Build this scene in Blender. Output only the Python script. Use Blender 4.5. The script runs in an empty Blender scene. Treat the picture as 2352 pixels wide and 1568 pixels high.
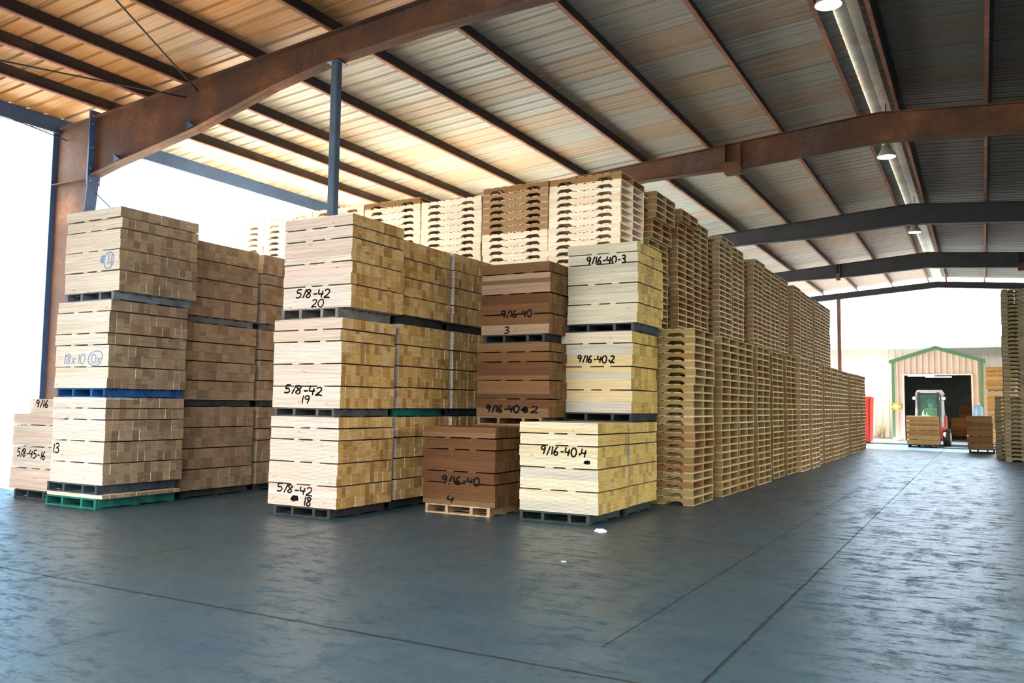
import bpy, bmesh, math, random
from mathutils import Vector, Matrix, Euler

rnd = random.Random(7)
SC = bpy.context.scene
COL = SC.collection
R = math.radians

# ---------------------------------------------------------------- camera
FPX = 1942.0
cam_d = bpy.data.cameras.new('camera')
cam_d.sensor_width = 36.0
cam_d.lens = 36.0 * FPX / 2352.0
cam_d.clip_start = 0.05
cam_d.clip_end = 500
cam = bpy.data.objects.new('camera', cam_d)
COL.objects.link(cam)
YAW, PITCH, ROLL = 0.508, 0.0743, 0.0136
fw = Vector((-math.sin(YAW) * math.cos(PITCH), math.cos(YAW) * math.cos(PITCH), math.sin(PITCH)))
r0 = Vector((math.cos(YAW), math.sin(YAW), 0))
u0 = r0.cross(fw)
rr = r0 * math.cos(ROLL) + u0 * math.sin(ROLL)
uu = -r0 * math.sin(ROLL) + u0 * math.cos(ROLL)
m = Matrix((rr, uu, -fw)).transposed().to_4x4()
m.translation = Vector((0, 0, 1.35))
cam.matrix_world = m
SC.camera = cam

# ---------------------------------------------------------------- exposure
SC.view_settings.view_transform = 'Standard'
SC.view_settings.look = 'None'
SC.view_settings.gamma = 1
SC.view_settings.use_curve_mapping = False
SC.view_settings.exposure = 0.5
try:
    SC.cycles.use_denoising = True
    SC.cycles.max_bounces = 8
    SC.cycles.diffuse_bounces = 4
    SC.cycles.glossy_bounces = 3
    SC.cycles.sample_clamp_indirect = 8
except Exception:
    pass

# ---------------------------------------------------------------- sky
world = bpy.data.worlds.new('sky')
SC.world = world
world.use_nodes = True
wn = world.node_tree
wn.nodes.clear()
w_out = wn.nodes.new('ShaderNodeOutputWorld')
w_bg = wn.nodes.new('ShaderNodeBackground')
w_tc = wn.nodes.new('ShaderNodeTexCoord')
w_dot = wn.nodes.new('ShaderNodeVectorMath'); w_dot.operation = 'DOT_PRODUCT'
BRIGHT = Vector((-0.55, -0.78, 0.34)).normalized()      # bright hazy part of the sky, behind the photographer
w_dot.inputs[1].default_value = BRIGHT
w_map = wn.nodes.new('ShaderNodeMapRange')
w_map.inputs['From Min'].default_value = -0.15
w_map.inputs['From Max'].default_value = 1.0
w_map.inputs['To Min'].default_value = 2.1
w_map.inputs['To Max'].default_value = 7.5
w_map.interpolation_type = 'SMOOTHSTEP'
w_mix = wn.nodes.new('ShaderNodeMix'); w_mix.data_type = 'RGBA'
w_mix.inputs['B'].default_value = (0.36, 0.68, 1.0, 1)      # pale blue sky
w_mix.inputs['A'].default_value = (1.0, 0.97, 0.93, 1)      # white haze round the bright part
w_fac = wn.nodes.new('ShaderNodeMapRange')
w_fac.inputs['From Min'].default_value = 0.45; w_fac.inputs['From Max'].default_value = 0.95
w_dot3 = wn.nodes.new('ShaderNodeVectorMath'); w_dot3.operation = 'DOT_PRODUCT'
w_dot3.inputs[1].default_value = Vector((-0.88, 0.40, 0.25)).normalized()
wn.links.new(w_tc.outputs['Generated'], w_dot3.inputs[0]); wn.links.new(w_dot3.outputs['Value'], w_fac.inputs['Value'])
w_nb = wn.nodes.new('ShaderNodeMath'); w_nb.operation = 'MULTIPLY_ADD'; w_nb.use_clamp = True
w_nb.inputs[1].default_value = 0.5
w_nf = wn.nodes.new('ShaderNodeMapRange'); w_nf.inputs['From Min'].default_value = 0.75; w_nf.inputs['From Max'].default_value = 0.95
w_dn = wn.nodes.new('ShaderNodeVectorMath'); w_dn.operation = 'DOT_PRODUCT'; w_dn.inputs[1].default_value = Vector((0.06, 0.98, 0.17)).normalized()
wn.links.new(w_tc.outputs['Generated'], w_dn.inputs[0]); wn.links.new(w_dn.outputs['Value'], w_nf.inputs['Value'])
wn.links.new(w_nf.outputs['Result'], w_nb.inputs[0]); wn.links.new(w_fac.outputs['Result'], w_nb.inputs[2])
wn.links.new(w_nb.outputs[0], w_mix.inputs['Factor'])
wn.links.new(w_mix.outputs['Result'], w_bg.inputs['Color'])
wn.links.new(w_tc.outputs['Generated'], w_dot.inputs[0])
wn.links.new(w_dot.outputs['Value'], w_map.inputs['Value'])
# second bright band: low haze beyond the far end of the hall
w_dot2 = wn.nodes.new('ShaderNodeVectorMath'); w_dot2.operation = 'DOT_PRODUCT'
w_dot2.inputs[1].default_value = Vector((0.06, 0.98, 0.17)).normalized()
w_map2 = wn.nodes.new('ShaderNodeMapRange'); w_map2.interpolation_type = 'SMOOTHSTEP'
w_map2.inputs['From Min'].default_value = 0.91; w_map2.inputs['From Max'].default_value = 1.0
w_map2.inputs['To Min'].default_value = 0.0; w_map2.inputs['To Max'].default_value = 8.5
wn.links.new(w_tc.outputs['Generated'], w_dot2.inputs[0]); wn.links.new(w_dot2.outputs['Value'], w_map2.inputs['Value'])
w_add = wn.nodes.new('ShaderNodeMath'); w_add.operation = 'ADD'
wn.links.new(w_map.outputs['Result'], w_add.inputs[0]); wn.links.new(w_map2.outputs['Result'], w_add.inputs[1])
# soft brightness of the open sky on the right
w_dot4 = wn.nodes.new('ShaderNodeVectorMath'); w_dot4.operation = 'DOT_PRODUCT'; w_dot4.inputs[1].default_value = Vector((0.92, 0.25, 0.30)).normalized()
w_map4 = wn.nodes.new('ShaderNodeMapRange'); w_map4.interpolation_type = 'SMOOTHSTEP'
w_map4.inputs['From Min'].default_value = 0.55; w_map4.inputs['From Max'].default_value = 1.0
w_map4.inputs['To Min'].default_value = 0.0; w_map4.inputs['To Max'].default_value = 2.6
wn.links.new(w_tc.outputs['Generated'], w_dot4.inputs[0]); wn.links.new(w_dot4.outputs['Value'], w_map4.inputs['Value'])
w_add2 = wn.nodes.new('ShaderNodeMath'); w_add2.operation = 'ADD'
wn.links.new(w_add.outputs[0], w_add2.inputs[0]); wn.links.new(w_map4.outputs['Result'], w_add2.inputs[1])
wn.links.new(w_add2.outputs[0], w_bg.inputs['Strength'])
wn.links.new(w_bg.outputs[0], w_out.inputs[0])

# ---------------------------------------------------------------- sun (low, from the open left side)
sun_d = bpy.data.lights.new('sun', 'SUN')
sun_d.energy = 80.0
sun_d.angle = R(0.8)
sun_d.color = (1.0, 0.97, 0.92)
sun = bpy.data.objects.new('sun', sun_d)
COL.objects.link(sun)
SUN_EL, SUN_S = R(21), R(-10)
tosun = Vector((-math.cos(SUN_EL) * math.cos(SUN_S), -math.cos(SUN_EL) * math.sin(SUN_S), math.sin(SUN_EL)))
sun.rotation_euler = tosun.to_track_quat('Z', 'Y').to_euler()

# ================================================================= helpers
def tag(o, label=None, cat=None, group=None, kind=None):
    if label: o['label'] = label
    if cat: o['category'] = cat
    if group: o['group'] = group
    if kind: o['kind'] = kind
    return o

def empty(name, loc=(0, 0, 0), rz=0.0):
    o = bpy.data.objects.new(name, None)
    o.empty_display_size = 0.1
    COL.objects.link(o)
    o.location = loc
    o.rotation_euler = (0, 0, rz)
    return o

class MB:
    """collects faces (with a colour each) and links them as ONE mesh"""
    def __init__(s):
        s.v = []; s.f = []; s.c = []; s.sm = []
    def face(s, pts, c=(1, 1, 1), smooth=False):
        b = len(s.v); s.v += [tuple(p) for p in pts]
        s.f.append(tuple(range(b, b + len(pts)))); s.c.append(c); s.sm.append(smooth)
    def box(s, a, b, c=(1, 1, 1), ends=None, skip=''):
        x0, y0, z0 = a; x1, y1, z1 = b
        i = len(s.v)
        s.v += [(x0, y0, z0), (x1, y0, z0), (x1, y1, z0), (x0, y1, z0), (x0, y0, z1), (x1, y0, z1), (x1, y1, z1), (x0, y1, z1)]
        fs = {'d': (0, 3, 2, 1), 'u': (4, 5, 6, 7), 's': (0, 1, 5, 4), 'e': (1, 2, 6, 5), 'n': (2, 3, 7, 6), 'w': (3, 0, 4, 7)}
        for k, q in fs.items():
            if k in skip: continue
            s.f.append(tuple(i + j for j in q)); s.c.append(ends if (ends and k in 'ew') else c); s.sm.append(False)
    def obox(s, c, ax, ay, az, col=(1, 1, 1)):
        """box from a centre and three half-axis vectors"""
        c = Vector(c); ax = Vector(ax); ay = Vector(ay); az = Vector(az)
        i = len(s.v)
        for sz in (-1, 1):
            for sx, sy in ((-1, -1), (1, -1), (1, 1), (-1, 1)):
                s.v.append(tuple(c + ax * sx + ay * sy + az * sz))
        for q in ((0, 3, 2, 1), (4, 5, 6, 7), (0, 1, 5, 4), (1, 2, 6, 5), (2, 3, 7, 6), (3, 0, 4, 7)):
            s.f.append(tuple(i + j for j in q)); s.c.append(col); s.sm.append(False)
    def prism(s, poly, axis, a, b, c=(1, 1, 1)):
        """extrude a 2-D polygon along an axis ('x','y','z') from a to b"""
        def P(p, t):
            return {'x': (t, p[0], p[1]), 'y': (p[0], t, p[1]), 'z': (p[0], p[1], t)}[axis]
        n = len(poly); i = len(s.v)
        s.v += [P(p, a) for p in poly] + [P(p, b) for p in poly]
        s.f.append(tuple(range(i, i + n))); s.f.append(tuple(range(i + 2 * n - 1, i + n - 1, -1)))
        s.c += [c, c]; s.sm += [False, False]
        for k in range(n):
            k2 = (k + 1) % n
            s.f.append((i + k2, i + k, i + n + k, i + n + k2)); s.c.append(c); s.sm.append(False)
    def tube(s, pts, rad, n=8, c=(1, 1, 1), cap=True):
        pts = [Vector(p) for p in pts]
        rads = rad if isinstance(rad, (list, tuple)) else [rad] * len(pts)
        rings = []
        for k, p in enumerate(pts):
            d = (pts[min(k + 1, len(pts) - 1)] - pts[max(k - 1, 0)]).normalized()
            a = d.orthogonal().normalized() if k == 0 else (a - d * a.dot(d)).normalized()
            b = d.cross(a)
            i = len(s.v)
            for j in range(n):
                t = 2 * math.pi * j / n
                s.v.append(tuple(p + (a * math.cos(t) + b * math.sin(t)) * rads[k]))
            rings.append(i)
        for k in range(len(rings) - 1):
            for j in range(n):
                j2 = (j + 1) % n
                s.f.append((rings[k] + j, rings[k] + j2, rings[k + 1] + j2, rings[k + 1] + j)); s.c.append(c); s.sm.append(True)
        if cap:
            s.f.append(tuple(rings[0] + j for j in range(n - 1, -1, -1))); s.f.append(tuple(rings[-1] + j for j in range(n)))
            s.c += [c, c]; s.sm += [False, False]
    def lathe(s, prof, centre, n=24, c=(1, 1, 1)):
        """revolve (r, z) pairs round a vertical axis"""
        cx, cy, cz = centre; rings = []
        for r, z in prof:
            i = len(s.v)
            for j in range(n):
                t = 2 * math.pi * j / n
                s.v.append((cx + r * math.cos(t), cy + r * math.sin(t), cz + z))
            rings.append(i)
        for k in range(len(rings) - 1):
            for j in range(n):
                j2 = (j + 1) % n
                s.f.append((rings[k] + j, rings[k] + j2, rings[k + 1] + j2, rings[k + 1] + j)); s.c.append(c); s.sm.append(True)
    def mesh(s, name):
        me = bpy.data.meshes.new(name)
        me.from_pydata(s.v, [], s.f)
        at = me.color_attributes.new('Col', 'FLOAT_COLOR', 'CORNER')
        buf = []
        for f, c in zip(s.f, s.c):
            buf += [c[0], c[1], c[2], 1.0] * len(f)
        at.data.foreach_set('color', buf)
        me.polygons.foreach_set('use_smooth', s.sm)
        me.update()
        return me
    def build(s, name, mat, parent=None, kind=None, loc=None):
        me = s.mesh(name)
        if mat: me.materials.append(mat)
        o = bpy.data.objects.new(name, me)
        COL.objects.link(o)
        if parent: o.parent = parent
        if loc: o.location = loc
        if kind: o['kind'] = kind
        return o

def mesh_obj(name, me, parent=None):
    o = bpy.data.objects.new(name, me); COL.objects.link(o)
    if parent: o.parent = parent
    return o

def copy_tree(o, parent=None):
    c = o.copy(); COL.objects.link(c)
    if parent: c.parent = parent
    for ch in o.children:
        copy_tree(ch, c)
    return c

def struct(o): o['kind'] = 'structure'; return o

# ================================================================= materials
def new_mat(name):
    mt = bpy.data.materials.new(name); mt.use_nodes = True
    nt = mt.node_tree; b = nt.nodes['Principled BSDF']
    return mt, nt, b
def N(nt, t, **kw):
    n = nt.nodes.new(t)
    for k, v in kw.items(): setattr(n, k, v)
    return n
def L(nt, a, b): nt.links.new(a, b)

def mixc(nt, a, b, fac, mode='MIX'):
    n = N(nt, 'ShaderNodeMix', data_type='RGBA', blend_type=mode)
    for sock, val in ((n.inputs['Factor'], fac), (n.inputs['A'], a), (n.inputs['B'], b)):
        if isinstance(val, (int, float)): sock.default_value = val
        elif isinstance(val, tuple): sock.default_value = val if len(val) == 4 else (*val, 1)
        else: L(nt, val, sock)
    return n.outputs['Result']
def mathn(nt, op, a, b=None, c=None, clamp=False):
    n = N(nt, 'ShaderNodeMath', operation=op); n.use_clamp = clamp
    for i, v in enumerate((a, b, c)):
        if v is None: continue
        if isinstance(v, (int, float)): n.inputs[i].default_value = v
        else: L(nt, v, n.inputs[i])
    return n.outputs[0]
def mapr(nt, v, a, b, c, d, smooth=False):
    n = N(nt, 'ShaderNodeMapRange')
    if smooth: n.interpolation_type = 'SMOOTHSTEP'
    L(nt, v, n.inputs['Value'])
    for k, x in (('From Min', a), ('From Max', b), ('To Min', c), ('To Max', d)): n.inputs[k].default_value = x
    return n.outputs['Result']
def noise(nt, vec, scale, detail=4, rough=0.55):
    n = N(nt, 'ShaderNodeTexNoise'); n.inputs['Scale'].default_value = scale
    n.inputs['Detail'].default_value = detail; n.inputs['Roughness'].default_value = rough
    if vec is not None: L(nt, vec, n.inputs['Vector'])
    return n.outputs['Fac']
def scaled(nt, vec, s):
    n = N(nt, 'ShaderNodeVectorMath', operation='MULTIPLY'); L(nt, vec, n.inputs[0]); n.inputs[1].default_value = s
    return n.outputs[0]

WK = 0.74      # overall reflectance of the bare timber
def wood(name, axis='x', rough=0.75, streak=0.35, knots=0.5):
    """bare timber: the mesh's own tones, grain along one axis, a few knots"""
    mt, nt, b = new_mat(name)
    at = N(nt, 'ShaderNodeAttribute', attribute_name='Col')
    oi = N(nt, 'ShaderNodeObjectInfo')
    tc = N(nt, 'ShaderNodeTexCoord')
    geo = N(nt, 'ShaderNodeNewGeometry')
    add = N(nt, 'ShaderNodeVectorMath', operation='ADD')
    L(nt, geo.outputs['Position'], add.inputs[0])
    rv = N(nt, 'ShaderNodeCombineXYZ')
    for k in ('X', 'Y', 'Z'): L(nt, mathn(nt, 'MULTIPLY', geo.outputs['Random Per Island'], {'X': 17.0, 'Y': 31.0, 'Z': 7.0}[k]), rv.inputs[k])
    L(nt, rv.outputs[0], add.inputs[1])
    s = {'x': (1.6, 38, 60), 'y': (38, 1.6, 60)}[axis]
    g = noise(nt, scaled(nt, add.outputs[0], s), 1.0, 3, 0.6)
    col = mixc(nt, at.outputs['Color'], oi.outputs['Color'], 1.0, 'MULTIPLY')
    isl = mapr(nt, geo.outputs['Random Per Island'], 0, 1, 0.88 * WK, 1.1 * WK)
    gr = mapr(nt, g, 0.3, 0.7, 1 - streak * 0.55, 1 + streak * 0.25)
    tone = mathn(nt, 'MULTIPLY', isl, gr)
    tv = N(nt, 'ShaderNodeCombineColor')
    L(nt, tone, tv.inputs[0]); L(nt, mathn(nt, 'POWER', tone, 1.06), tv.inputs[1]); L(nt, mathn(nt, 'POWER', tone, 1.15), tv.inputs[2])
    col = mixc(nt, col, tv.outputs[0], 1.0, 'MULTIPLY')
    if knots:
        vo = N(nt, 'ShaderNodeTexVoronoi'); vo.inputs['Scale'].default_value = 1.0
        ks = {'x': (3.2, 7, 11), 'y': (7, 3.2, 11)}[axis]
        L(nt, scaled(nt, add.outputs[0], ks), vo.inputs['Vector'])
        k = mapr(nt, vo.outputs['Distance'], 0.05, 0.12, knots, 0, True)
        col = mixc(nt, col, (0.16, 0.085, 0.04), k)
    L(nt, col, b.inputs['Base Color'])
    b.inputs['Roughness'].default_value = rough
    b.inputs['Specular IOR Level'].default_value = 0.2
    return mt

def paint(name, c, rough=0.5, metal=0.0, dirt=0.25, scale=6.0, spec=0.4, useobj=False):
    mt, nt, b = new_mat(name)
    tc = N(nt, 'ShaderNodeNewGeometry')
    n1 = noise(nt, tc.outputs['Position'], scale, 5, 0.6)
    n2 = noise(nt, tc.outputs['Position'], scale * 7, 3, 0.5)
    f = mathn(nt, 'MULTIPLY', mapr(nt, n1, 0.35, 0.7, 0, 1), mapr(nt, n2, 0.3, 0.7, 0.4, 1))
    base = (*c, 1)
    col = mixc(nt, base, tuple(x * (1 - dirt * 1.6) for x in c), f)
    if useobj:
        oi = N(nt, 'ShaderNodeObjectInfo'); col = mixc(nt, col, oi.outputs['Color'], 1.0, 'MULTIPLY')
    L(nt, col, b.inputs['Base Color'])
    b.inputs['Roughness'].default_value = rough; b.inputs['Metallic'].default_value = metal
    b.inputs['Specular IOR Level'].default_value = spec
    return mt

def glow(name, c, s):
    mt, nt, b = new_mat(name)
    b.inputs['Base Color'].default_value = (0.8, 0.8, 0.8, 1)
    b.inputs['Emission Color'].default_value = (*c, 1); b.inputs['Emission Strength'].default_value = s
    return mt

def rusty(name, c_paint, c_rust, amount=0.5, rough=0.7):
    mt, nt, b = new_mat(name)
    g = N(nt, 'ShaderNodeNewGeometry')
    p = g.outputs['Position']
    n1 = noise(nt, p, 1.1, 6, 0.65); n2 = noise(nt, p, 14, 4, 0.7); n3 = noise(nt, scaled(nt, p, (3, 3, 0.7)), 1.5, 4)
    f = mapr(nt, mathn(nt, 'ADD', mathn(nt, 'MULTIPLY', n1, 0.75), mathn(nt, 'MULTIPLY', n2, 0.25)), 0.62 - amount * 0.3, 0.7 - amount * 0.2, 0, 1)
    col = mixc(nt, c_paint, c_rust, f)
    n4 = noise(nt, p, 0.8, 5, 0.6)
    col = mixc(nt, col, tuple(x * 1.9 + .01 for x in c_rust), mathn(nt, 'MULTIPLY', mapr(nt, n4, 0.52, 0.66, 0, 0.75), mapr(nt, n2, 0.35, 0.6, 0.4, 1)))
    col = mixc(nt, col, (c_paint[1] * 2.6, c_paint[1] * 2.3, c_paint[1] * 2.0), mathn(nt, 'MULTIPLY', mapr(nt, n4, 0.34, 0.44, 0.55, 0), mapr(nt, n2, 0.4, 0.6, 0.2, 1)))
    col = mixc(nt, col, (0.20, 0.15, 0.10), mapr(nt, n2, 0.66, 0.74, 0, 0.8))
    col = mixc(nt, col, (0.03, 0.025, 0.025), mapr(nt, n3, 0.58, 0.75, 0, 0.45))
    L(nt, col, b.inputs['Base Color']); b.inputs['Roughness'].default_value = rough
    b.inputs['Specular IOR Level'].default_value = 0.25
    return mt

M = {}
M['board'] = wood('sawn pine boards', 'x', 0.8, 0.4, 0.55)
M['slat'] = wood('spacer slats', 'y', 0.8, 0.3, 0.0)
M['pal_x'] = wood('new pallet stringers', 'x', 0.75, 0.45, 0.6)
M['pal_y'] = wood('new pallet deck boards', 'y', 0.75, 0.4, 0.4)
M['old_x'] = paint('old painted pallet', (1, 1, 1), 0.8, 0, 0.5, 5, 0.2, True)
M['ink'] = paint('black marker', (0.008, 0.008, 0.009), 1.0, 0, 0.1, 6, 0.0)
M['ink_blue'] = paint('smudged blue marker', (0.16, 0.25, 0.42), 0.7, 0, 0.2)
M['rafter'] = rusty('rusted red oxide steel', (0.085, 0.044, 0.030), (0.135, 0.058, 0.026), 0.5)
M['shaded_rafter'] = paint('shaded rafter steel', (0.030, 0.032, 0.036), 0.6, 0, 0.3, 2)  # far rafters: shade on their near faces put into the colour
M['purlin'] = rusty('dark primer steel', (0.035, 0.027, 0.028), (0.05, 0.032, 0.028), 0.3)
M['purlin_edge'] = rusty('rusted purlin flange', (0.26, 0.11, 0.075), (0.30, 0.14, 0.08), 0.5)
M['post'] = paint('slate blue painted post', (0.07, 0.115, 0.17), 0.45, 0, 0.3, 4)
M['strut'] = paint('blue veiled steel', (0.05, 0.10, 0.22), 0.45, 0, 0.2, 3)  # dark steel with the blue flare veil put into its colour
M['galv'] = paint('galvanised flashing', (0.36, 0.36, 0.32), 0.45, 0.3, 0.3, 3)
M['wire'] = paint('dark steel rod', (0.05, 0.045, 0.045), 0.5, 0.5, 0.2)
M['black'] = paint('black rubber', (0.02, 0.02, 0.022), 0.7, 0, 0.2)
M['bolt'] = paint('zinc bolt', (0.45, 0.45, 0.45), 0.4, 0.7, 0.2)

# concrete floor with joints, scuffs and a worn sheen
def floor_mat():
    mt, nt, b = new_mat('sealed concrete floor')
    g = N(nt, 'ShaderNodeNewGeometry'); p = g.outputs['Position']
    sx = N(nt, 'ShaderNodeSeparateXYZ'); L(nt, p, sx.inputs[0])
    X, Y = sx.outputs[0], sx.outputs[1]
    big = noise(nt, p, 0.35, 5, 0.6); mid = noise(nt, p, 1.7, 6, 0.65); fine = noise(nt, p, 22, 4, 0.7)
    streak = noise(nt, scaled(nt, p, (1.6, 4.2, 1)), 1.6, 6, 0.7)
    streak2 = noise(nt, scaled(nt, p, (9.0, 1.1, 1)), 2.0, 5, 0.7)
    col = mixc(nt, (0.017, 0.048, 0.078), (0.036, 0.074, 0.094), mapr(nt, mid, 0.3, 0.7, 0, 1))
    col = mixc(nt, col, (0.040, 0.056, 0.054), mapr(nt, big, 0.45, 0.7, 0, 0.7))
    col = mixc(nt, col, (0.012, 0.018, 0.022), mapr(nt, streak, 0.60, 0.74, 0, 0.5))
    col = mixc(nt, col, (0.014, 0.02, 0.022), mapr(nt, streak2, 0.63, 0.76, 0, 0.35))
    col = mixc(nt, col, (0.09, 0.115, 0.125), mapr(nt, streak, 0.30, 0.42, 0.3, 0))
    col = mixc(nt, col, (0.025, 0.03, 0.032), mapr(nt, fine, 0.62, 0.75, 0, 0.6))
    wob = mathn(nt, 'MULTIPLY', mathn(nt, 'SUBTRACT', noise(nt, p, 5.0, 5, 0.75), 0.5), 0.03)
    def line(coord, at, w, lim=None):
        d = mathn(nt, 'ABSOLUTE', mathn(nt, 'SUBTRACT', mathn(nt, 'ADD', coord, wob), at))
        k = mapr(nt, d, w * 0.5, w, 1, 0, True)
        if lim:
            c2, lo, hi = lim
            k = mathn(nt, 'MULTIPLY', k, mathn(nt, 'MULTIPLY', mathn(nt, 'GREATER_THAN', c2, lo), mathn(nt, 'LESS_THAN', c2, hi)))
        return k
    ks = [line(X, -1.235, 0.016), line(X, -6.4, 0.011, (Y, 4.0, 60)), line(Y, 4.02, 0.020, (X, -30, -1.2)), line(Y, 8.5, 0.016),
          line(Y, 12.88, 0.022), line(Y, 23.1, 0.045), line(X, -1.9, 0.010, (Y, 4.5, 16))]
    k = ks[0]
    for q in ks[1:]: k = mathn(nt, 'MAXIMUM', k, q)
    # one wandering crack
    cr = mathn(nt, 'ABSOLUTE', mathn(nt, 'SUBTRACT', mathn(nt, 'ADD', mathn(nt, 'ADD', X, mathn(nt, 'MULTIPLY', Y, -0.35)), mathn(nt, 'MULTIPLY', noise(nt, p, 1.3, 6, 0.7), 0.9)), -4.45))
    ck = mathn(nt, 'MULTIPLY', mapr(nt, cr, 0.003, 0.009, 0.8, 0), mathn(nt, 'MULTIPLY', mathn(nt, 'GREATER_THAN', Y, 4.0), mathn(nt, 'LESS_THAN', Y, 6.4)))
    k = mathn(nt, 'MAXIMUM', k, ck)
    col = mixc(nt, col, (0.02, 0.022, 0.022), mathn(nt, 'MULTIPLY', k, 0.85))
    L(nt, col, b.inputs['Base Color'])
    # forklift scuffs: worn dull patches that break up the sheen
    sc1 = noise(nt, scaled(nt, p, (1.0, 2.4, 1)), 3.4, 8, 0.78)
    sc2 = noise(nt, scaled(nt, p, (2.6, 1.0, 1)), 1.1, 7, 0.72)
    dull = mathn(nt, 'MAXIMUM', mapr(nt, sc1, 0.50, 0.60, 0, 1), mapr(nt, sc2, 0.54, 0.66, 0, 0.9))
    ro = mathn(nt, 'ADD', mapr(nt, dull, 0, 1, 0.36, 0.60), mapr(nt, fine, 0.3, 0.7, -0.05, 0.08))
    L(nt, ro, b.inputs['Roughness'])
    L(nt, mathn(nt, 'MULTIPLY', mapr(nt, dull, 0, 1, 0.78, 0.36), mathn(nt, 'SUBTRACT', 1.0, mathn(nt, 'MULTIPLY', k, 0.92))), b.inputs['Specular IOR Level'])
    col = mixc(nt, col, (0.012, 0.020, 0.024), mathn(nt, 'MULTIPLY', dull, 0.18))
    # short dark tyre and drag marks
    w1 = N(nt, 'ShaderNodeTexVoronoi', feature='DISTANCE_TO_EDGE'); w1.inputs['Scale'].default_value = 0.55
    L(nt, scaled(nt, p, (1.6, 0.8, 1)), w1.inputs['Vector'])
    mk = mathn(nt, 'MULTIPLY', mapr(nt, w1.outputs['Distance'], 0.004, 0.012, 1, 0), mapr(nt, noise(nt, p, 1.9, 3, 0.6), 0.58, 0.66, 0, 0.8))
    col = mixc(nt, col, (0.010, 0.012, 0.013), mk)
    L(nt, col, b.inputs['Base Color'])
    bp = N(nt, 'ShaderNodeBump'); bp.inputs['Strength'].default_value = 0.10; bp.inputs['Distance'].default_value = 0.02
    hh = mathn(nt, 'SUBTRACT', mathn(nt, 'ADD', mathn(nt, 'MULTIPLY', fine, 0.25), mathn(nt, 'MULTIPLY', mid, 0.15)), mathn(nt, 'MULTIPLY', k, 0.5))
    L(nt, hh, bp.inputs['Height']); L(nt, bp.outputs[0], b.inputs['Normal'])
    return mt
M['floor'] = floor_mat()

def roof_mat(k=1.0):
    mt, nt, b = new_mat('weathered steel roof sheet')
    g = N(nt, 'ShaderNodeNewGeometry'); p = g.outputs['Position']
    sx = N(nt, 'ShaderNodeSeparateXYZ'); L(nt, p, sx.inputs[0])
    sid = mathn(nt, 'FLOOR', mathn(nt, 'DIVIDE', mathn(nt, 'ADD', sx.outputs[1], 0.1), 0.914))
    wnz = N(nt, 'ShaderNodeTexWhiteNoise', noise_dimensions='1D'); L(nt, sid, wnz.inputs['W'])
    st = noise(nt, scaled(nt, p, (0.12, 16, 0.1)), 1.6, 6, 0.7)
    st2 = noise(nt, scaled(nt, p, (0.25, 40, 0.1)), 1.5, 4, 0.7)
    big = noise(nt, scaled(nt, p, (0.25, 0.5, 0.1)), 1.0, 3)
    col = mixc(nt, (0.61, 0.59, 0.54), (0.40, 0.36, 0.32), mapr(nt, st, 0.42, 0.68, 0, 1))
    col = mixc(nt, col, (0.66, 0.64, 0.58), mapr(nt, st2, 0.58, 0.7, 0, 0.6))
    rust = mathn(nt, 'MULTIPLY', mapr(nt, mathn(nt, 'ADD', wnz.outputs['Value'], mapr(nt, sx.outputs[1], 7.0, 10.5, 0.28, 0.0)), 0.52, 0.66, 0, 1), mapr(nt, big, 0.32, 0.50, 0.25, 1))
    near = mapr(nt, sx.outputs[1], 8.5, 12, 1.0, 0.35)
    rust = mathn(nt, 'MULTIPLY', rust, near)
    col = mixc(nt, col, (0.66, 0.27, 0.03), mathn(nt, 'MULTIPLY', rust, mapr(nt, st, 0.35, 0.6, 1.0, 0.55)))
    col = mixc(nt, col, (0.10, 0.07, 0.045), mathn(nt, 'MULTIPLY', mapr(nt, st, 0.58, 0.72, 0, 0.7), mapr(nt, big, 0.35, 0.6, 0.25, 1)))
    frac = mathn(nt, 'FRACT', mathn(nt, 'DIVIDE', mathn(nt, 'ADD', sx.outputs[1], 0.1), 0.914))
    col = mixc(nt, col, (0.04, 0.035, 0.03), mapr(nt, mathn(nt, 'ABSOLUTE', mathn(nt, 'SUBTRACT', frac, 0.5)), 0.485, 0.498, 0, 0.7))
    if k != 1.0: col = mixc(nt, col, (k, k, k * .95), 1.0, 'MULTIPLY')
    L(nt, col, b.inputs['Base Color']); b.inputs['Roughness'].default_value = 0.55; b.inputs['Metallic'].default_value = 0.15
    b.inputs['Specular IOR Level'].default_value = 0.35
    return mt
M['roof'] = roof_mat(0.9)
M['roof_shaded'] = roof_mat(0.2)  # same sheets, with the right slope's shade put into the colour

# ================================================================= the building
RX, RZ, SL = -1.6, 6.95, 0.077            # ridge line and roof pitch (top of the rafters)
XL, XR = -14.0, 10.8
PH = 0.20                                 # purlin height
def ztop(x): return RZ - SL * abs(x - RX)
FR = [0.6, 8.78, 17.05, 25.15, 33.2, 41.0]

f = MB(); f.face([(-14.6, -0.5, 0), (11.2, -0.5, 0), (11.2, 41.4, 0), (-14.6, 41.4, 0)]); struct(f.build('floor', M['floor']))

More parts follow.
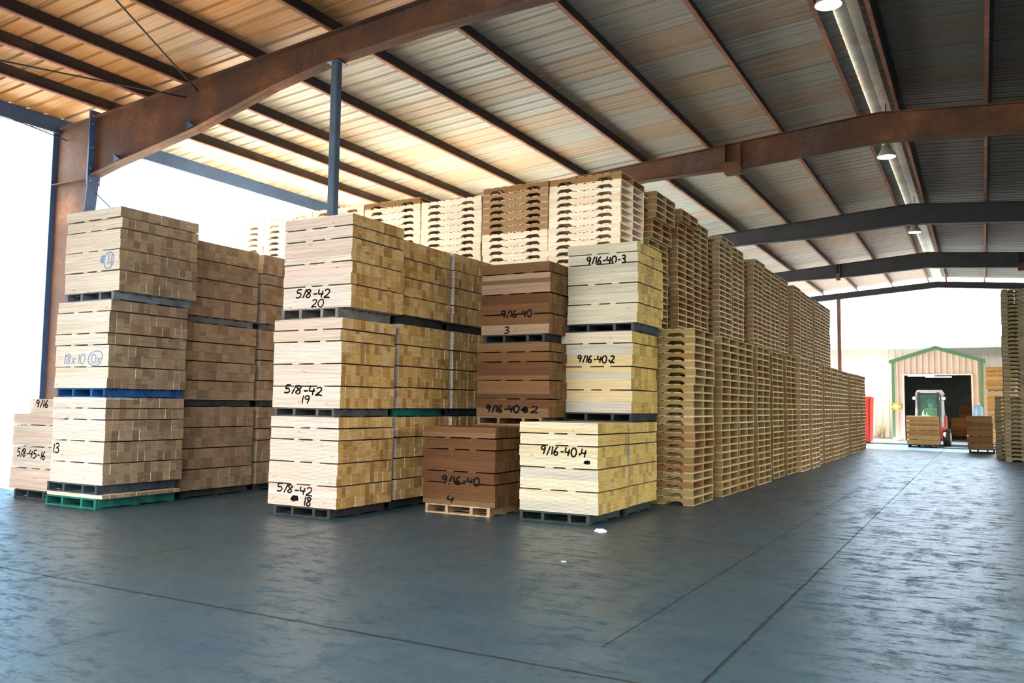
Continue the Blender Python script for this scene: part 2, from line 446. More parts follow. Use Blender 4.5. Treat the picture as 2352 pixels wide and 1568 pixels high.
def ground_mat():
    mt, nt, b = new_mat('dry gravel yard')
    g = N(nt, 'ShaderNodeNewGeometry')
    a = noise(nt, g.outputs['Position'], 0.4, 6, 0.65); c = noise(nt, g.outputs['Position'], 9, 4, 0.7)
    col = mixc(nt, (0.70, 0.68, 0.65), (0.60, 0.58, 0.54), mapr(nt, a, 0.45, 0.65, 0, 1))
    col = mixc(nt, col, (0.78, 0.73, 0.65), mapr(nt, c, 0.5, 0.7, 0, 0.5))
    L(nt, col, b.inputs['Base Color']); b.inputs['Roughness'].default_value = 0.95
    return mt
M['ground'] = ground_mat()
gs = MB(); gs.face([(-19.5, -80, -0.02), (-14.6, -80, -0.02), (-14.6, 150, -0.02), (-19.5, 150, -0.02)])
struct(gs.build('ground_verge', paint('dry grassy verge', (0.20, 0.19, 0.11), 0.95, 0, 0.4, 3)))  # grass strip kept dark and wide to shape ground bounce on the roof
gm = MB()
for (a, b2, c, d) in ((-140, -19.5, -80, 150), (-14.6, 11.2, 41.4, 150), ):
    gm.face([(a, c, -0.02), (b2, c, -0.02), (b2, d, -0.02), (a, d, -0.02)])
struct(gm.build('ground_outside', M['ground']))
gm = MB(); gm.face([(-14.6, -80, -0.02), (11.2, -80, -0.02), (11.2, -0.5, -0.02), (-14.6, -0.5, -0.02)])
gm.face([(11.2, -80, -0.02), (120, -80, -0.02), (120, 150, -0.02), (11.2, 150, -0.02)])
struct(gm.build('ground_unseen_dark', paint('dark unseen ground', (0.035, 0.035, 0.038), 0.9, 0, 0.3, 2)))  # unseen ground made dark to cut light bounced onto the roof

# roof sheets: ribbed profile along Y, running down each slope
def rib_profile(y0, y1):
    pts = []; y = y0; pit = 0.3048
    while y < y1:
        pts += [(y, 0.0), (y + 0.085, 0.0), (y + 0.105, 0.006), (y + 0.13, 0.0), (y + 0.215, 0.0), (y + 0.232, 0.026), (y + 0.265, 0.026), (y + 0.282, 0.0)]
        y += pit
    return pts
prof = rib_profile(FR[0] - 0.6, 41.1)
def slope_sheet(name, xs, mat):
    b = MB(); n = len(prof); base = 0
    for x in xs:
        for (y, dz) in prof: b.v.append((x, y, ztop(x) + PH + 0.004 + dz))
    for k in range(len(xs) - 1):
        for j in range(n - 1):
            q = (k * n + j, k * n + j + 1, (k + 1) * n + j + 1, (k + 1) * n + j)
            b.f.append(q); b.c.append((1, 1, 1)); b.sm.append(False)
    return struct(b.build(name, mat))
slope_sheet('ceiling_sheet', [XL - 0.35, -11, -8, -5, RX - 0.18], M['roof'])
slope_sheet('ceiling_sheet', [RX + 0.18, 1.5, 4.5, 7.5, XR + 0.3], M['roof_shaded'])
rc = MB()
rc.prism([(RX - 0.26, ztop(RX - 0.26) + PH + 0.05), (RX, RZ + PH + 0.075), (RX + 0.26, ztop(RX + 0.26) + PH + 0.05), (RX + 0.26, ztop(RX + 0.26) + PH + 0.056), (RX, RZ + PH + 0.082), (RX - 0.26, ztop(RX - 0.26) + PH + 0.056)], 'y', 0, 41.1)
struct(rc.build('ridge_cap', M['galv']))

# purlins
def purlin(x, flip=1, edge=True):
    z0 = ztop(x)
    t = empty('roof_purlin', (x, 0, z0))
    b = MB(); b.box((-0.004, FR[0] - 0.5, 0.006), (0.004, 41.05, PH - 0.006)); b.box((-0.06 * (flip > 0), FR[0] - 0.5, PH - 0.006), (0.06 * (flip < 0) + 0.004, 41.05, PH))
    b.build('web', M['purlin'], t)
    e = MB(); x0, x1 = (0.0, 0.062) if flip > 0 else (-0.062, 0.0)
    e.box((x0, FR[0] - 0.5, 0), (x1, 41.05, 0.006)); e.box((x0 if flip < 0 else x1 - 0.004, FR[0] - 0.5, 0.006), (x0 + 0.004 if flip < 0 else x1, 41.05, 0.02))
    e.build('bottom_flange', M['purlin_edge'], t)
    struct(t)
    return t
PX = [-12.6, -11.65, -10.75, -9.28, -7.8, -6.34, -4.88, -3.41, -1.97]
for x in PX: purlin(x, 1)
for x in PX: purlin(2 * RX - x, -1)
def eave(x, s):
    b = MB(); z = ztop(x)
    b.box((x - 0.035, FR[0] - 0.5, z - 0.06), (x + 0.035, 41.05, z + PH)); b.box((x - 0.07 if s < 0 else x, FR[0] - 0.5, z - 0.065), (x + 0.07 if s > 0 else x, 41.05, z - 0.055))
    return struct(b.build('eave_strut', M['strut']))
eave(XL + 0.04, -1); eave(XR - 0.04, 1)

# rigid frames: tapered columns and rafters of welded plate
def flange(b, pts, y, w=0.2, t=0.014, up=True):
    for (xa, za), (xb, zb) in zip(pts[:-1], pts[1:]):
        d = Vector((xb - xa, 0, zb - za)); n = Vector((-d.z, 0, d.x)).normalized() * (t / 2)
        if not up: n = -n
        c = Vector(((xa + xb) / 2, y, (za + zb) / 2)) - n * (1 if up else 1)
        b.obox(c, d / 2, (0, w / 2, 0), n)
def frame(y, deep=1.0, mirror=False, cols=True, mat=None):
    mx = (lambda x: 2 * RX - x) if mirror else (lambda x: x)
    if deep == 1.0:
        bot = [(-13.0, 5.06), (-12.4, 5.19), (-10.5, 5.50), (-8.9, 5.88), (-7.8, 6.06), (-6.2, 6.18), (-4.2, 6.22), (RX, 6.39)]
    else:
        bot = [(-13.6, ztop(-13.6) - 0.27), (RX, RZ - 0.27)]
    x_in = bot[0][0]
    top = [(x_in, ztop(x_in)), (RX, RZ)]
    b = MB()
    poly = [(mx(x), z) for x, z in bot] + [(mx(x), z) for x, z in reversed(top)]
    b.prism(poly, 'y', y - 0.008, y + 0.008)
    flange(b, [(mx(x), z) for x, z in top], y, up=not mirror)
    flange(b, [(mx(x), z) for x, z in bot], y, up=mirror)
    r = struct(b.build('roof_beam', mat or M['rafter']))
    if cols:
        t = empty('steel_column', (0, 0, 0)); struct(t)
        xo = XL + 0.0; xb = xo + 0.42
        xi = x_in
        b = MB()
        b.prism([(mx(xo), 0), (mx(xb), 0), (mx(xi - 0.02), 5.0), (mx(xi - 0.02), ztop(xi)), (mx(xo), ztop(xo))], 'y', y - 0.008, y + 0.008)
        b.box((min(mx(xo), mx(xi)), y - 0.10, 5.02), (max(mx(xo), mx(xi)), y + 0.10, 5.034))
        flange(b, [(mx(xo), ztop(xo) + 0.0), (mx(xi), ztop(xi))], y, up=not mirror)
        b.build('web', M['rafter'], t)
        b = MB(); flange(b, [(mx(xo), 0), (mx(xo), ztop(xo) + 0.02)], y, 0.2, 0.016, up=mirror); b.build('outer_flange', M['strut'], t)
        b = MB(); flange(b, [(mx(xb), 0), (mx(xi), 5.02)], y, 0.2, 0.016, up=not mirror); b.build('inner_flange', M['strut'], t)
        b = MB(); xe = mx(xi)
        b.box((xe - 0.018, y - 0.115, 4.93), (xe + 0.018, y + 0.115, ztop(xi) + 0.12)); b.build('end_plate', M['strut'], t)
        for zz in (4.99, 5.2, 5.55, 5.95, 6.1):
            for sy in (-0.075, 0.075):
                b = MB(); sgn = -1 if mirror else 1
                b.tube([(xe + sgn * 0.018, y + sy, zz), (xe + sgn * 0.045, y + sy, zz)], 0.016, 6); b.build('bolt', M['bolt'], t)
    return r
for i, y in enumerate(FR):
    last = i == len(FR) - 1
    for mir in (False, True):
        frame(y, 0.5 if last else 1.0, mir, cols=not last, mat=M['shaded_rafter'] if i >= 3 else None)
# stiffener plates and cleats seen on the second and third rafters
for (x, y, w) in ((-4.35, FR[2], 0.33), (1.2, FR[2], 0.33), (-4.6, FR[4], 0.12), (1.3, FR[4], 0.30)):
    b = MB(); zb = 6.39 - 0.04 * abs(x - RX) - (0.17 if w > 0.2 else 0.14)
    b.box((x - w / 2, y - 0.11, zb), (x + w / 2, y + 0.11, zb + 0.24)); b.box((x - w / 2, y - 0.11, zb + 0.24), (x - w / 2 + 0.015, y + 0.11, ztop(x) - 0.02)); b.box((x + w / 2 - 0.015, y - 0.11, zb + 0.24), (x + w / 2, y + 0.11, ztop(x) - 0.02))
    struct(b.build('beam_bracket', M['rafter']))
for (x, z) in ((-12.35, 5.215), (-10.62, 5.51)):
    b = MB(); b.prism([(x, z), (x + 0.16, z + 0.03), (x, z + 0.14)], 'y', FR[1] - 0.1, FR[1] - 0.006); struct(b.build('beam_cleat', M['strut']))

# interior post under the first rafter, end posts at the far frame
def post(x, y, z1, s, mat, name='steel_post'):
    b = MB(); c = 0.012; h = s / 2
    b.prism([(x - h + c, y - h), (x + h - c, y - h), (x + h, y - h + c), (x + h, y + h - c), (x + h - c, y + h), (x - h + c, y + h), (x - h, y + h - c), (x - h, y - h + c)], 'z', 0, z1)
    b.box((x - h - 0.05, y - h - 0.05, z1), (x + h + 0.05, y + h + 0.05, z1 + 0.012)); b.box((x - h - 0.06, y - h - 0.06, 0), (x + h + 0.06, y + h + 0.06, 0.014))
    return struct(b.build(name, mat))
post(-7.76, FR[1] + 0.03, 6.05, 0.115, M['post'])
post(-5.68, FR[5], RZ - 0.27 - SL * 4.1, 0.16, M['rafter'])
post(2 * RX + 5.68, FR[5], RZ - 0.27 - SL * 4.1, 0.16, M['rafter'])

# unseen sheet walls, added and sized to block sun and shape daylight
wm = paint('dark ribbed wall sheet', (0.16, 0.15, 0.14), 0.7, 0, 0.3, 2)
b = MB(); b.box((XL - 0.12, -0.5, 0), (XL - 0.10, 7.7, 5.9)); struct(b.build('wall_left_blocker', wm))


b = MB(); b.box((XR + 0.10, -0.5, 0), (XR + 0.12, 8.0, 5.9)); struct(b.build('wall_right_blocker', wm))
b = MB(); b.box((2.5, -0.55, 0), (XR + 0.10, -0.53, 6.6)); struct(b.build('wall_front_blocker', wm))

# bracing rods
def rod(a, c, sag=0.0, rad=0.011, label='', n=14):
    a = Vector(a); c = Vector(c)
    pts = [a.lerp(c, k / n) - Vector((0, 0, sag * 4 * (k / n) * (1 - k / n))) for k in range(n + 1)]
    b = MB(); b.tube(pts, rad, 6); o = b.build('brace_rod', M['wire']); return tag(o, label, 'rod')
rod((-10.5, FR[1] - 0.02, 6.12), (-6.1, 0.9, 6.45), 0.0, 0.014, 'taut dark steel brace rod bolted to the top of the rusted rafter')
rod((-10.75, FR[1] - 0.02, 6.06), (-14.0, 0.9, 6.05), 0.10, 0.014, 'sagging dark cable crossing under the purlins to the rusted rafter')
rod((-13.7, FR[1] - 0.03, 5.78), (-13.85, 6.6, 6.04), 0.0, 0.009, 'thin pale wire running along the blue eave strut to the column head')
rod((-12.98, FR[1] + 0.05, 4.80), (-14.0, 16.9, 0.3), 0.0, 0.008, 'thin wire slanting down from the column haunch behind the lumber')

# high-bay lamps under the ridge
M['lampglow'] = glow('lit lamp lens', (0.85, 1.0, 0.9), 30.0)
def lamp(x, y, z, label):
    t = empty('high_bay_lamp', (x, y, z)); tag(t, label, 'lamp', 'high bay lamps under the ridge')
    b = MB(); b.lathe([(0.165, 0.0), (0.175, 0.01), (0.15, 0.06), (0.10, 0.14), (0.075, 0.22), (0.0, 0.22)], (0, 0, 0)); b.build('reflector', M['galv'], t)
    b = MB(); b.lathe([(0.0, 0.004), (0.155, 0.004), (0.155, 0.014), (0.0, 0.016)], (0, 0, 0)); b.build('lens', M['lampglow'], t)
    b = MB(); b.lathe([(0.0, 0.22), (0.075, 0.22), (0.075, 0.36), (0.05, 0.38), (0, 0.38)], (0, 0, 0), 16); b.build('ballast_housing', M['galv'], t)
    b = MB(); b.tube([(0, 0, 0.37), (0, 0, max(0.45, RZ + PH - z + 0.062))], 0.012, 6); b.build('hanger_rod', M['wire'], t)
    b = MB(); b.tube([(0.06, 0, 0.34), (0.18, 0.05, 0.40), (0.22, 0.1, 0.33), (0.32, 0.15, 0.45), (0.36, 0.16, 0.7)], 0.01, 6); b.build('power_cord', M['black'], t)
    return t
lamp(-1.62, 11.2, 6.55, 'lit round high bay lamp nearest the camera, cut by the top edge')
lamp(-1.50, 17.35, 6.17, 'lit round high bay lamp hanging just behind the dark second rafter')
lamp(-1.52, 25.35, 6.20, 'small lit high bay lamp hanging behind the third rafter')

# ================================================================= new pallets
PW, PD, PHT = 1.20, 1.00, 0.1108
DK = 0.0118
def stringer_poly():
    z0, z1 = DK, PHT - DK
    p = [(-0.6, z1), (-0.6, z0)]
    for c in (-0.333, 0.333):
        p += [(c - 0.125, z0), (c - 0.118, z0 + 0.012), (c - 0.092, z0 + 0.034), (c - 0.07, z0 + 0.040), (c + 0.07, z0 + 0.040), (c + 0.092, z0 + 0.034), (c + 0.118, z0 + 0.012), (c + 0.125, z0)]
    p += [(0.6, z0), (0.6, z1)]
    return p
def tri_poly_prism(b, poly, y0, y1, c):
    b.prism(list(reversed(poly)), 'y', y0, y1, c)
TOPB = [(-0.6, -0.46), (-0.415, -0.30), (-0.26, -0.155), (-0.118, -0.012), (0.03, 0.135), (0.175, 0.28), (0.315, 0.42), (0.46, 0.6)]
BOTB = [(-0.6, -0.46), (-0.17, -0.07), (-0.045, 0.055), (0.08, 0.19), (0.46, 0.6)]
def pal_tone(r):
    k = 0.9 + 0.2 * r.random(); w = r.random()
    return (k, k * (0.97 + 0.05 * w), k * (0.93 + 0.1 * w))
def stringer_mesh(y, seed):
    b = MB(); tri_poly_prism(b, stringer_poly(), y - 0.019, y + 0.019, pal_tone(random.Random(seed))); me = b.mesh('stringer'); me.materials.append(M['pal_x']); return me
def deck_mesh(name, boards, z0, z1, seed):
    r = random.Random(seed); b = MB()
    for x0, x1 in boards:
        j = r.uniform(-0.004, 0.004)
        b.box((x0 + r.uniform(0, 0.004), -0.5 + j, z0), (x1 - r.uniform(0, 0.004), 0.5 + j, z1), pal_tone(r))
    me = b.mesh(name); me.materials.append(M['pal_y']); return me
PAL = dict(s=[stringer_mesh(-0.476, 1), stringer_mesh(0, 2), stringer_mesh(0.476, 3)],
           t=[deck_mesh('top_deck', TOPB, PHT - DK, PHT - 0.0004, k) for k in range(4)],
           b=[deck_mesh('bottom_deck', BOTB, 0.0004, DK, 10 + k) for k in range(4)])
WOODS = [(0.70, 0.55, 0.35), (0.66, 0.51, 0.32), (0.74, 0.60, 0.40), (0.62, 0.46, 0.27), (0.70, 0.58, 0.40)]
OLIVE = [(0.60, 0.50, 0.29), (0.64, 0.52, 0.30), (0.58, 0.47, 0.27), (0.56, 0.41, 0.23), (0.66, 0.56, 0.36)]
WARM = [(0.62, 0.40, 0.21), (0.66, 0.45, 0.25), (0.58, 0.38, 0.20)]
FAR_WOOD = [(0.82, 0.72, 0.54), (0.78, 0.66, 0.47), (0.86, 0.76, 0.58), (0.80, 0.62, 0.44)]
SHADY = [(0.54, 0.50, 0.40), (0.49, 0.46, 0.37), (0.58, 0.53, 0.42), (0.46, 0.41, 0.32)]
PALE = [(1.10, 1.00, 0.87), (1.08, 1.03, 0.90), (1.12, 1.05, 0.95), (1.10, 0.95, 0.82)]

STR_K, DECK_K = (0.78, 0.69, 0.50), (1.28, 1.20, 1.06)      # stringers are tinted darker and yellower than the deck boards
def new_pallet(loc, rz, tint):
    t = empty('wooden_pallet', loc, rz)
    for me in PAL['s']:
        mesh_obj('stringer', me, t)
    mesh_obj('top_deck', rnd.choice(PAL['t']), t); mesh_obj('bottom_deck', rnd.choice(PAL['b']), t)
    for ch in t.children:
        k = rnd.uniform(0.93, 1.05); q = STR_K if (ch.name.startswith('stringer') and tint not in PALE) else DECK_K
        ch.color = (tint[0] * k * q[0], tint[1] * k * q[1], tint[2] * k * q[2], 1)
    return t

ORD = ['zeroth', 'first', 'second', 'third', 'fourth', 'fifth', 'sixth', 'seventh', 'eighth', 'ninth', 'tenth', 'eleventh', 'twelfth', 'thirteenth', 'fourteenth', 'fifteenth', 'sixteenth', 'seventeenth', 'eighteenth', 'nineteenth', 'twentieth']
def ordw(n):
    if n <= 20: return ORD[n]
    t = {2: 'twenty', 3: 'thirty', 4: 'forty'}[n // 10]
    return {2: 'twentieth', 3: 'thirtieth', 4: 'fortieth'}[n // 10] if n % 10 == 0 else f'{t}-{ORD[n % 10]}'

MASS = MB()                                   # every pallet past the three hundred that show largest
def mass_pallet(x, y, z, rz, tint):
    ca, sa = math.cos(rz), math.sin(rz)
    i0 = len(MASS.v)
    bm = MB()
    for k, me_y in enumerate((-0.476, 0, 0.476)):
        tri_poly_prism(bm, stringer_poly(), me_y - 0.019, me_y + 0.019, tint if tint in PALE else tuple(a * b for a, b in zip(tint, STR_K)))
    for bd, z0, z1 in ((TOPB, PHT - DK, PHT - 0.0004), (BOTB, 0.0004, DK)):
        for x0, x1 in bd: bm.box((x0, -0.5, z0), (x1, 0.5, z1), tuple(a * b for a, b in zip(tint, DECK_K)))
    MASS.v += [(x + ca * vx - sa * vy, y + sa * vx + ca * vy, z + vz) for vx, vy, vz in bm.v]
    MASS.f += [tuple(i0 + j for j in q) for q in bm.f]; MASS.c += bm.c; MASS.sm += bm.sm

def pallet_stack(x, y, n, single, tints, label, group, jx=0.010, jy=0.010, lean=0.0, topshift=None, from_top=False):
    """n pallets standing at x, y; those whose index from the floor is in `single` are objects of their own"""
    dx = dy = 0.0
    for k in range(n):
        dx = dx * 0.6 + rnd.uniform(-jx, jx); dy = dy * 0.6 + rnd.uniform(-jy, jy)
        sh = topshift(k) if topshift else 0.0
        px, py, pz, rz = x + dx + lean * k + sh, y + dy, k * PHT, R(rnd.uniform(-0.5, 0.5))
        tint = tints(k) if callable(tints) else rnd.choice(tints)
        if k in single:
            t = new_pallet((px, py, pz), rz, tint)
            w = (ordw(n - k) + ' from the top' if n - k > 1 else 'topmost') if from_top else (ordw(k + 1) + ' up from the floor')
            tag(t, label.format(w), 'pallet', group)
        else:
            mass_pallet(px, py, pz, rz, tint)

U = 1.35
# lower row along the aisle
LOW = [8.45, 9.475, 10.26, 11.19, 12.31, 13.20, 13.99, 14.95, 15.75, 16.68, 17.60, 18.42, 19.27, 20.40, 21.21, 22.20]
XLOW = -3.485 - PW / 2
low_names = ['pallet {} in the lower stack beside yellow lumber'] + ['pallet {} in ' + w + ' lower stack past yellow lumber' for w in ('second', 'third', 'fourth', 'fifth', 'sixth')]
for i, y in enumerate(LOW):
    offs = [0, 0.02, 0.02, 0.03, -0.03, 0.0, 0.07, 0.09, -0.02, 0.0, 0.0, 0.0, -0.03, -0.02, 0.0, 0.0][i]
    tn = (lambda k: rnd.choice(WARM) if (k in (4, 6, 7, 2) and rnd.random() < 0.6) else rnd.choice(OLIVE)) if i == 0 else (OLIVE if i < 6 else FAR_WOOD)
    pallet_stack(XLOW + offs, y * U + PD / 2, 22, range(22) if i < 6 else (), tn, low_names[i] if i < 6 else '', 'pallets of the lower aisle row', lean=0.0015 if i == 0 else 0)

# tall rows behind: a wall facing the camera and a row running back along the aisle
YW = 11.70
XW = -4.71
wallvis = [14, 14, 13, 12, 5, 7, 7]
wall_names = ['pallet {} in tall corner stack above bundle 9/16-40-3', 'pallet {} in tall stack left of the corner stack',
              'pallet {} in third tall stack leftward from the corner', 'pallet {} in tall stack beside the dark gap',
              'pallet {} in tall stack behind the blue post', 'pale pallet {} in last but one stack of tall wall',
              'pale pallet {} in end stack of tall wall by open side']
for i in range(7):
    x = XW - PW / 2 - i * 1.222 - (0.02 if i >= 4 else 0)
    def tn(k, i=i):
        if k >= 43 and i < 4: return rnd.choice(WARM)
        if i in (1,) and k > 36: return rnd.choice([(0.74, 0.52, 0.36), (0.72, 0.54, 0.38)])
        return rnd.choice(PALE)
    pallet_stack(x, YW + PD / 2, 44 - (1 if i == 2 else 0), range(44 - wallvis[i], 44), tn, wall_names[i], 'pallets of the tall wall facing the camera', jx=0.006, from_top=True, lean=0.0008)
# row running back (right faces visible above the lower row)
UPY = [13.02, 14.42, 15.45, 17.10, 18.30, 20.10, 21.13, 22.14, 23.33, 24.95, 26.15, 27.30, 28.65, 29.70, 30.85]
up_names = ['pallet {} in ' + w + ' tall stack back along aisle' for w in ('second', 'third', 'fourth')]
for i, y in enumerate(UPY):
    def ts(k, i=i):
        if i == 0: return 0.10 if k > 39 else (0.03 if k > 36 else -0.02)
        if i == 1: return 0.07 if k > 41 else 0.0
        if i in (3, 5): return 0.05 if k == 43 else 0.0
        return 0.0
    pallet_stack(XW - PW / 2 + [0.02, 0.03, 0.0, 0.04, 0.0, 0.03, 0, 0, 0, 0.04, 0, 0, 0, 0, 0, 0][i], y + PD / 2, 44, range(22, 44) if i < 3 else (), WOODS + WARM[:1] if i < 3 else FAR_WOOD,
                 up_names[i] if i < 3 else '', 'pallets of the tall aisle row', topshift=ts, from_top=True)
# the block is several stacks deep: unseen row added to block sun leaks
for k in range(18):
    pallet_stack(XW - PW * 1.5 - 0.06, 12.74 + PD / 2 + 1.03 * k, 44, (), OLIVE, '', '', jx=0.004, jy=0.002)
# stack at the right edge, and the one behind it
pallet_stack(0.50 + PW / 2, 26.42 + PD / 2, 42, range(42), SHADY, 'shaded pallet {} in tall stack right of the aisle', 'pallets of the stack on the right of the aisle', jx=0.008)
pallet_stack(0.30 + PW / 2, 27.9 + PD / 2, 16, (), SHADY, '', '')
o = MASS.build('stacked_pallets', M['pal_x'], kind='stuff')
tag(o, 'rest of the new pine pallets stacked in rows along the aisle and behind the wall', 'pallets')

# ================================================================= lumber bundles
def lerp3(a, b, t): return tuple(x + (y - x) * t for x, y in zip(a, b))
STROKES = {
 '0': [[(.28, .98), (.06, .75), (.02, .4), (.2, .04), (.45, .02), (.6, .35), (.58, .7), (.42, .95), (.28, .98)]],
 '1': [[(.3, 1), (.28, .5), (.26, 0)]],
 '2': [[(.05, .78), (.18, .97), (.42, .95), (.5, .72), (.35, .42), (.02, .05), (.3, .10), (.62, .04)]],
 '3': [[(.05, .92), (.35, 1), (.5, .82), (.35, .58), (.2, .54), (.42, .48), (.55, .25), (.4, .03), (.02, .06)]],
 '4': [[(.12, .98), (.05, .5), (.3, .45), (.62, .5)], [(.52, .85), (.45, .4), (.42, 0)]],
 '5': [[(.6, .98), (.2, .93), (.14, .55), (.42, .56), (.55, .3), (.38, .03), (.04, .05)]],
 '6': [[(.45, 1), (.18, .65), (.06, .25), (.22, .02), (.45, .06), (.5, .3), (.3, .42), (.1, .28)]],
 '7': [[(.05, .93), (.55, .95), (.35, .5), (.22, 0)], [(.15, .5), (.5, .52)]],
 '8': [[(.5, .85), (.28, .98), (.1, .8), (.3, .55), (.5, .25), (.3, .02), (.08, .2), (.3, .52), (.52, .75), (.48, .88)]],
 '9': [[(.52, .8), (.3, .98), (.06, .78), (.18, .55), (.45, .62), (.52, .85), (.48, .45), (.36, 0)]],
 '/': [[(.42, 1.05), (.08, -.08)]],
 '-': [[(.1, .42), (.5, .46)]],
 '.': [[(.22, .30), (.30, .36), (.34, .28), (.24, .26), (.30, .32)]],
 'x': [[(.05, .6), (.5, 0)], [(.5, .62), (.05, .02)]],
 'O': [[(.5, 1.15), (.1, .9), (.0, .3), (.3, -.2), (.8, -.15), (1.0, .4), (.9, .95), (.5, 1.15)]],
 '#': [[(.0, .2), (.15, .85), (.2, .1), (.32, .9), (.38, .15), (.48, .85), (.55, .2), (.1, .5), (.55, .6), (.05, .3), (.5, .35)]],
}
WIDTH = {'1': .42, '/': .38, '.': .42, '-': .58, 'O': 1.1, '(': .3}
def write(text, x0, zb, h, width, ypos, parent, thick=0.009, mat=None, slope=0.0, name='handwriting'):
    """marker strokes on the front boards: text box starts at x0, baseline zb, height h, total width `width`"""
    tot = sum(WIDTH.get(c, .72) for c in text); sx = width / tot
    b = MB(); cx = 0.0
    for c in text:
        for st in STROKES.get(c, []):
            jit = [(px + rnd.uniform(-.02, .02), pz + rnd.uniform(-.02, .02)) for px, pz in st]
            # smooth with Catmull-Rom
            pts = []
            for i in range(len(jit) - 1):
                p0 = jit[max(i - 1, 0)]; p1 = jit[i]; p2 = jit[i + 1]; p3 = jit[min(i + 2, len(jit) - 1)]
                for s in range(6):
                    t = s / 6
                    q = [0.5 * ((2 * p1[d]) + (-p0[d] + p2[d]) * t + (2 * p0[d] - 5 * p1[d] + 4 * p2[d] - p3[d]) * t * t + (-p0[d] + 3 * p1[d] - 3 * p2[d] + p3[d]) * t ** 3) for d in (0, 1)]
                    pts.append(q)
            pts.append(jit[-1])
            P = [(x0 + (cx + px + .1 * pz) * sx, zb + pz * h + slope * (cx + px) * sx) for px, pz in pts]
            n = len(P)
            prev = None
            for i, (px, pz) in enumerate(P):
                a = P[max(i - 1, 0)]; d2 = P[min(i + 1, n - 1)]
                tx, tz = d2[0] - a[0], d2[1] - a[1]; l = math.hypot(tx, tz) or 1
                w = thick * 1.5 * (0.55 if i in (0, n - 1) else rnd.uniform(0.85, 1.1)) / 2
                nx, nz = -tz / l * w, tx / l * w
                yy = ypos(px, pz) - 0.0022
                cur = ((px + nx, yy, pz + nz), (px - nx, yy, pz - nz))
                if prev: b.face([prev[0], prev[1], cur[1], cur[0]])
                prev = cur
        cx += WIDTH.get(c, .72)
    return b.build(name, mat or M['ink'], parent)

def old_pallet(x0, x1, y0, y1, z0, z1, tint, label, group=None, front_tint=None):
    t = empty('wooden_pallet', ((x0 + x1) / 2, (y0 + y1) / 2, z0))
    tag(t, label, 'pallet', group)
    w, d, h = (x1 - x0) / 2, (y1 - y0) / 2, z1 - z0
    dk = min(0.016, h * 0.17)
    n = 4
    objs = []
    for k in range(n):
        x = -w + 0.021 + (2 * w - 0.042) * [0, 0.33, 0.73, 1.0][k]
        b = MB(); b.box((x - 0.021, -d + 0.004, dk), (x + 0.021, d - 0.004, h - dk)); objs.append(b.build('stringer', M['old_x'], t))
    b = MB()
    for k in range(7):
        y = -d + (2 * d - 0.1) * k / 6; j = rnd.uniform(-.006, .006)
        b.box((-w + j, y, h - dk), (w + j, y + 0.1, h - 0.0006))
    objs.append(b.build('top_deck', M['old_x'], t))
    b = MB()
    for k in range(3):
        y = -d + (2 * d - 0.1) * k / 2
        b.box((-w, y, 0.0006), (w, y + 0.1, dk))
    objs.append(b.build('bottom_deck', M['old_x'], t))
    for o in objs:
        k = rnd.uniform(0.85, 1.15); o.color = (tint[0] * k, tint[1] * k, tint[2] * k, 1)
    return t

PINE = dict(side=[(0.70, 0.62, 0.55), (0.70, 0.59, 0.51), (0.72, 0.66, 0.59), (0.67, 0.55, 0.47)], end=[(0.74, 0.45, 0.16), (0.66, 0.38, 0.12), (0.80, 0.52, 0.21), (0.52, 0.28, 0.085), (0.72, 0.51, 0.15), (0.86, 0.60, 0.28)])
GREY = dict(side=[(0.78, 0.72, 0.63), (0.80, 0.76, 0.68), (0.77, 0.69, 0.59)], end=[(0.42, 0.32, 0.21), (0.36, 0.26, 0.17), (0.48, 0.38, 0.25), (0.31, 0.22, 0.15), (0.45, 0.36, 0.24), (0.52, 0.38, 0.24)])
YELL = dict(side=[(0.70, 0.61, 0.42), (0.70, 0.58, 0.34), (0.72, 0.65, 0.49), (0.68, 0.55, 0.30), (0.66, 0.58, 0.38), (0.56, 0.54, 0.46)], end=[(0.84, 0.61, 0.17), (0.78, 0.55, 0.14), (0.88, 0.68, 0.23), (0.62, 0.43, 0.12), (0.86, 0.66, 0.20)])
BROWN = dict(side=[(0.165, 0.078, 0.030), (0.13, 0.058, 0.022), (0.19, 0.098, 0.04), (0.115, 0.05, 0.02), (0.19, 0.112, 0.055)], end=[(0.26, 0.15, 0.06), (0.22, 0.12, 0.05), (0.30, 0.18, 0.075)])
DARKP = dict(side=[(0.46, 0.36, 0.25), (0.40, 0.31, 0.21)], end=[(0.40, 0.29, 0.19), (0.34, 0.24, 0.15), (0.45, 0.33, 0.22), (0.29, 0.20, 0.13), (0.37, 0.28, 0.18)])
HARD = dict(side=[(0.62, 0.33, 0.13), (0.52, 0.26, 0.095), (0.68, 0.39, 0.16)], end=[(0.5, 0.38, 0.22), (0.42, 0.30, 0.17)])

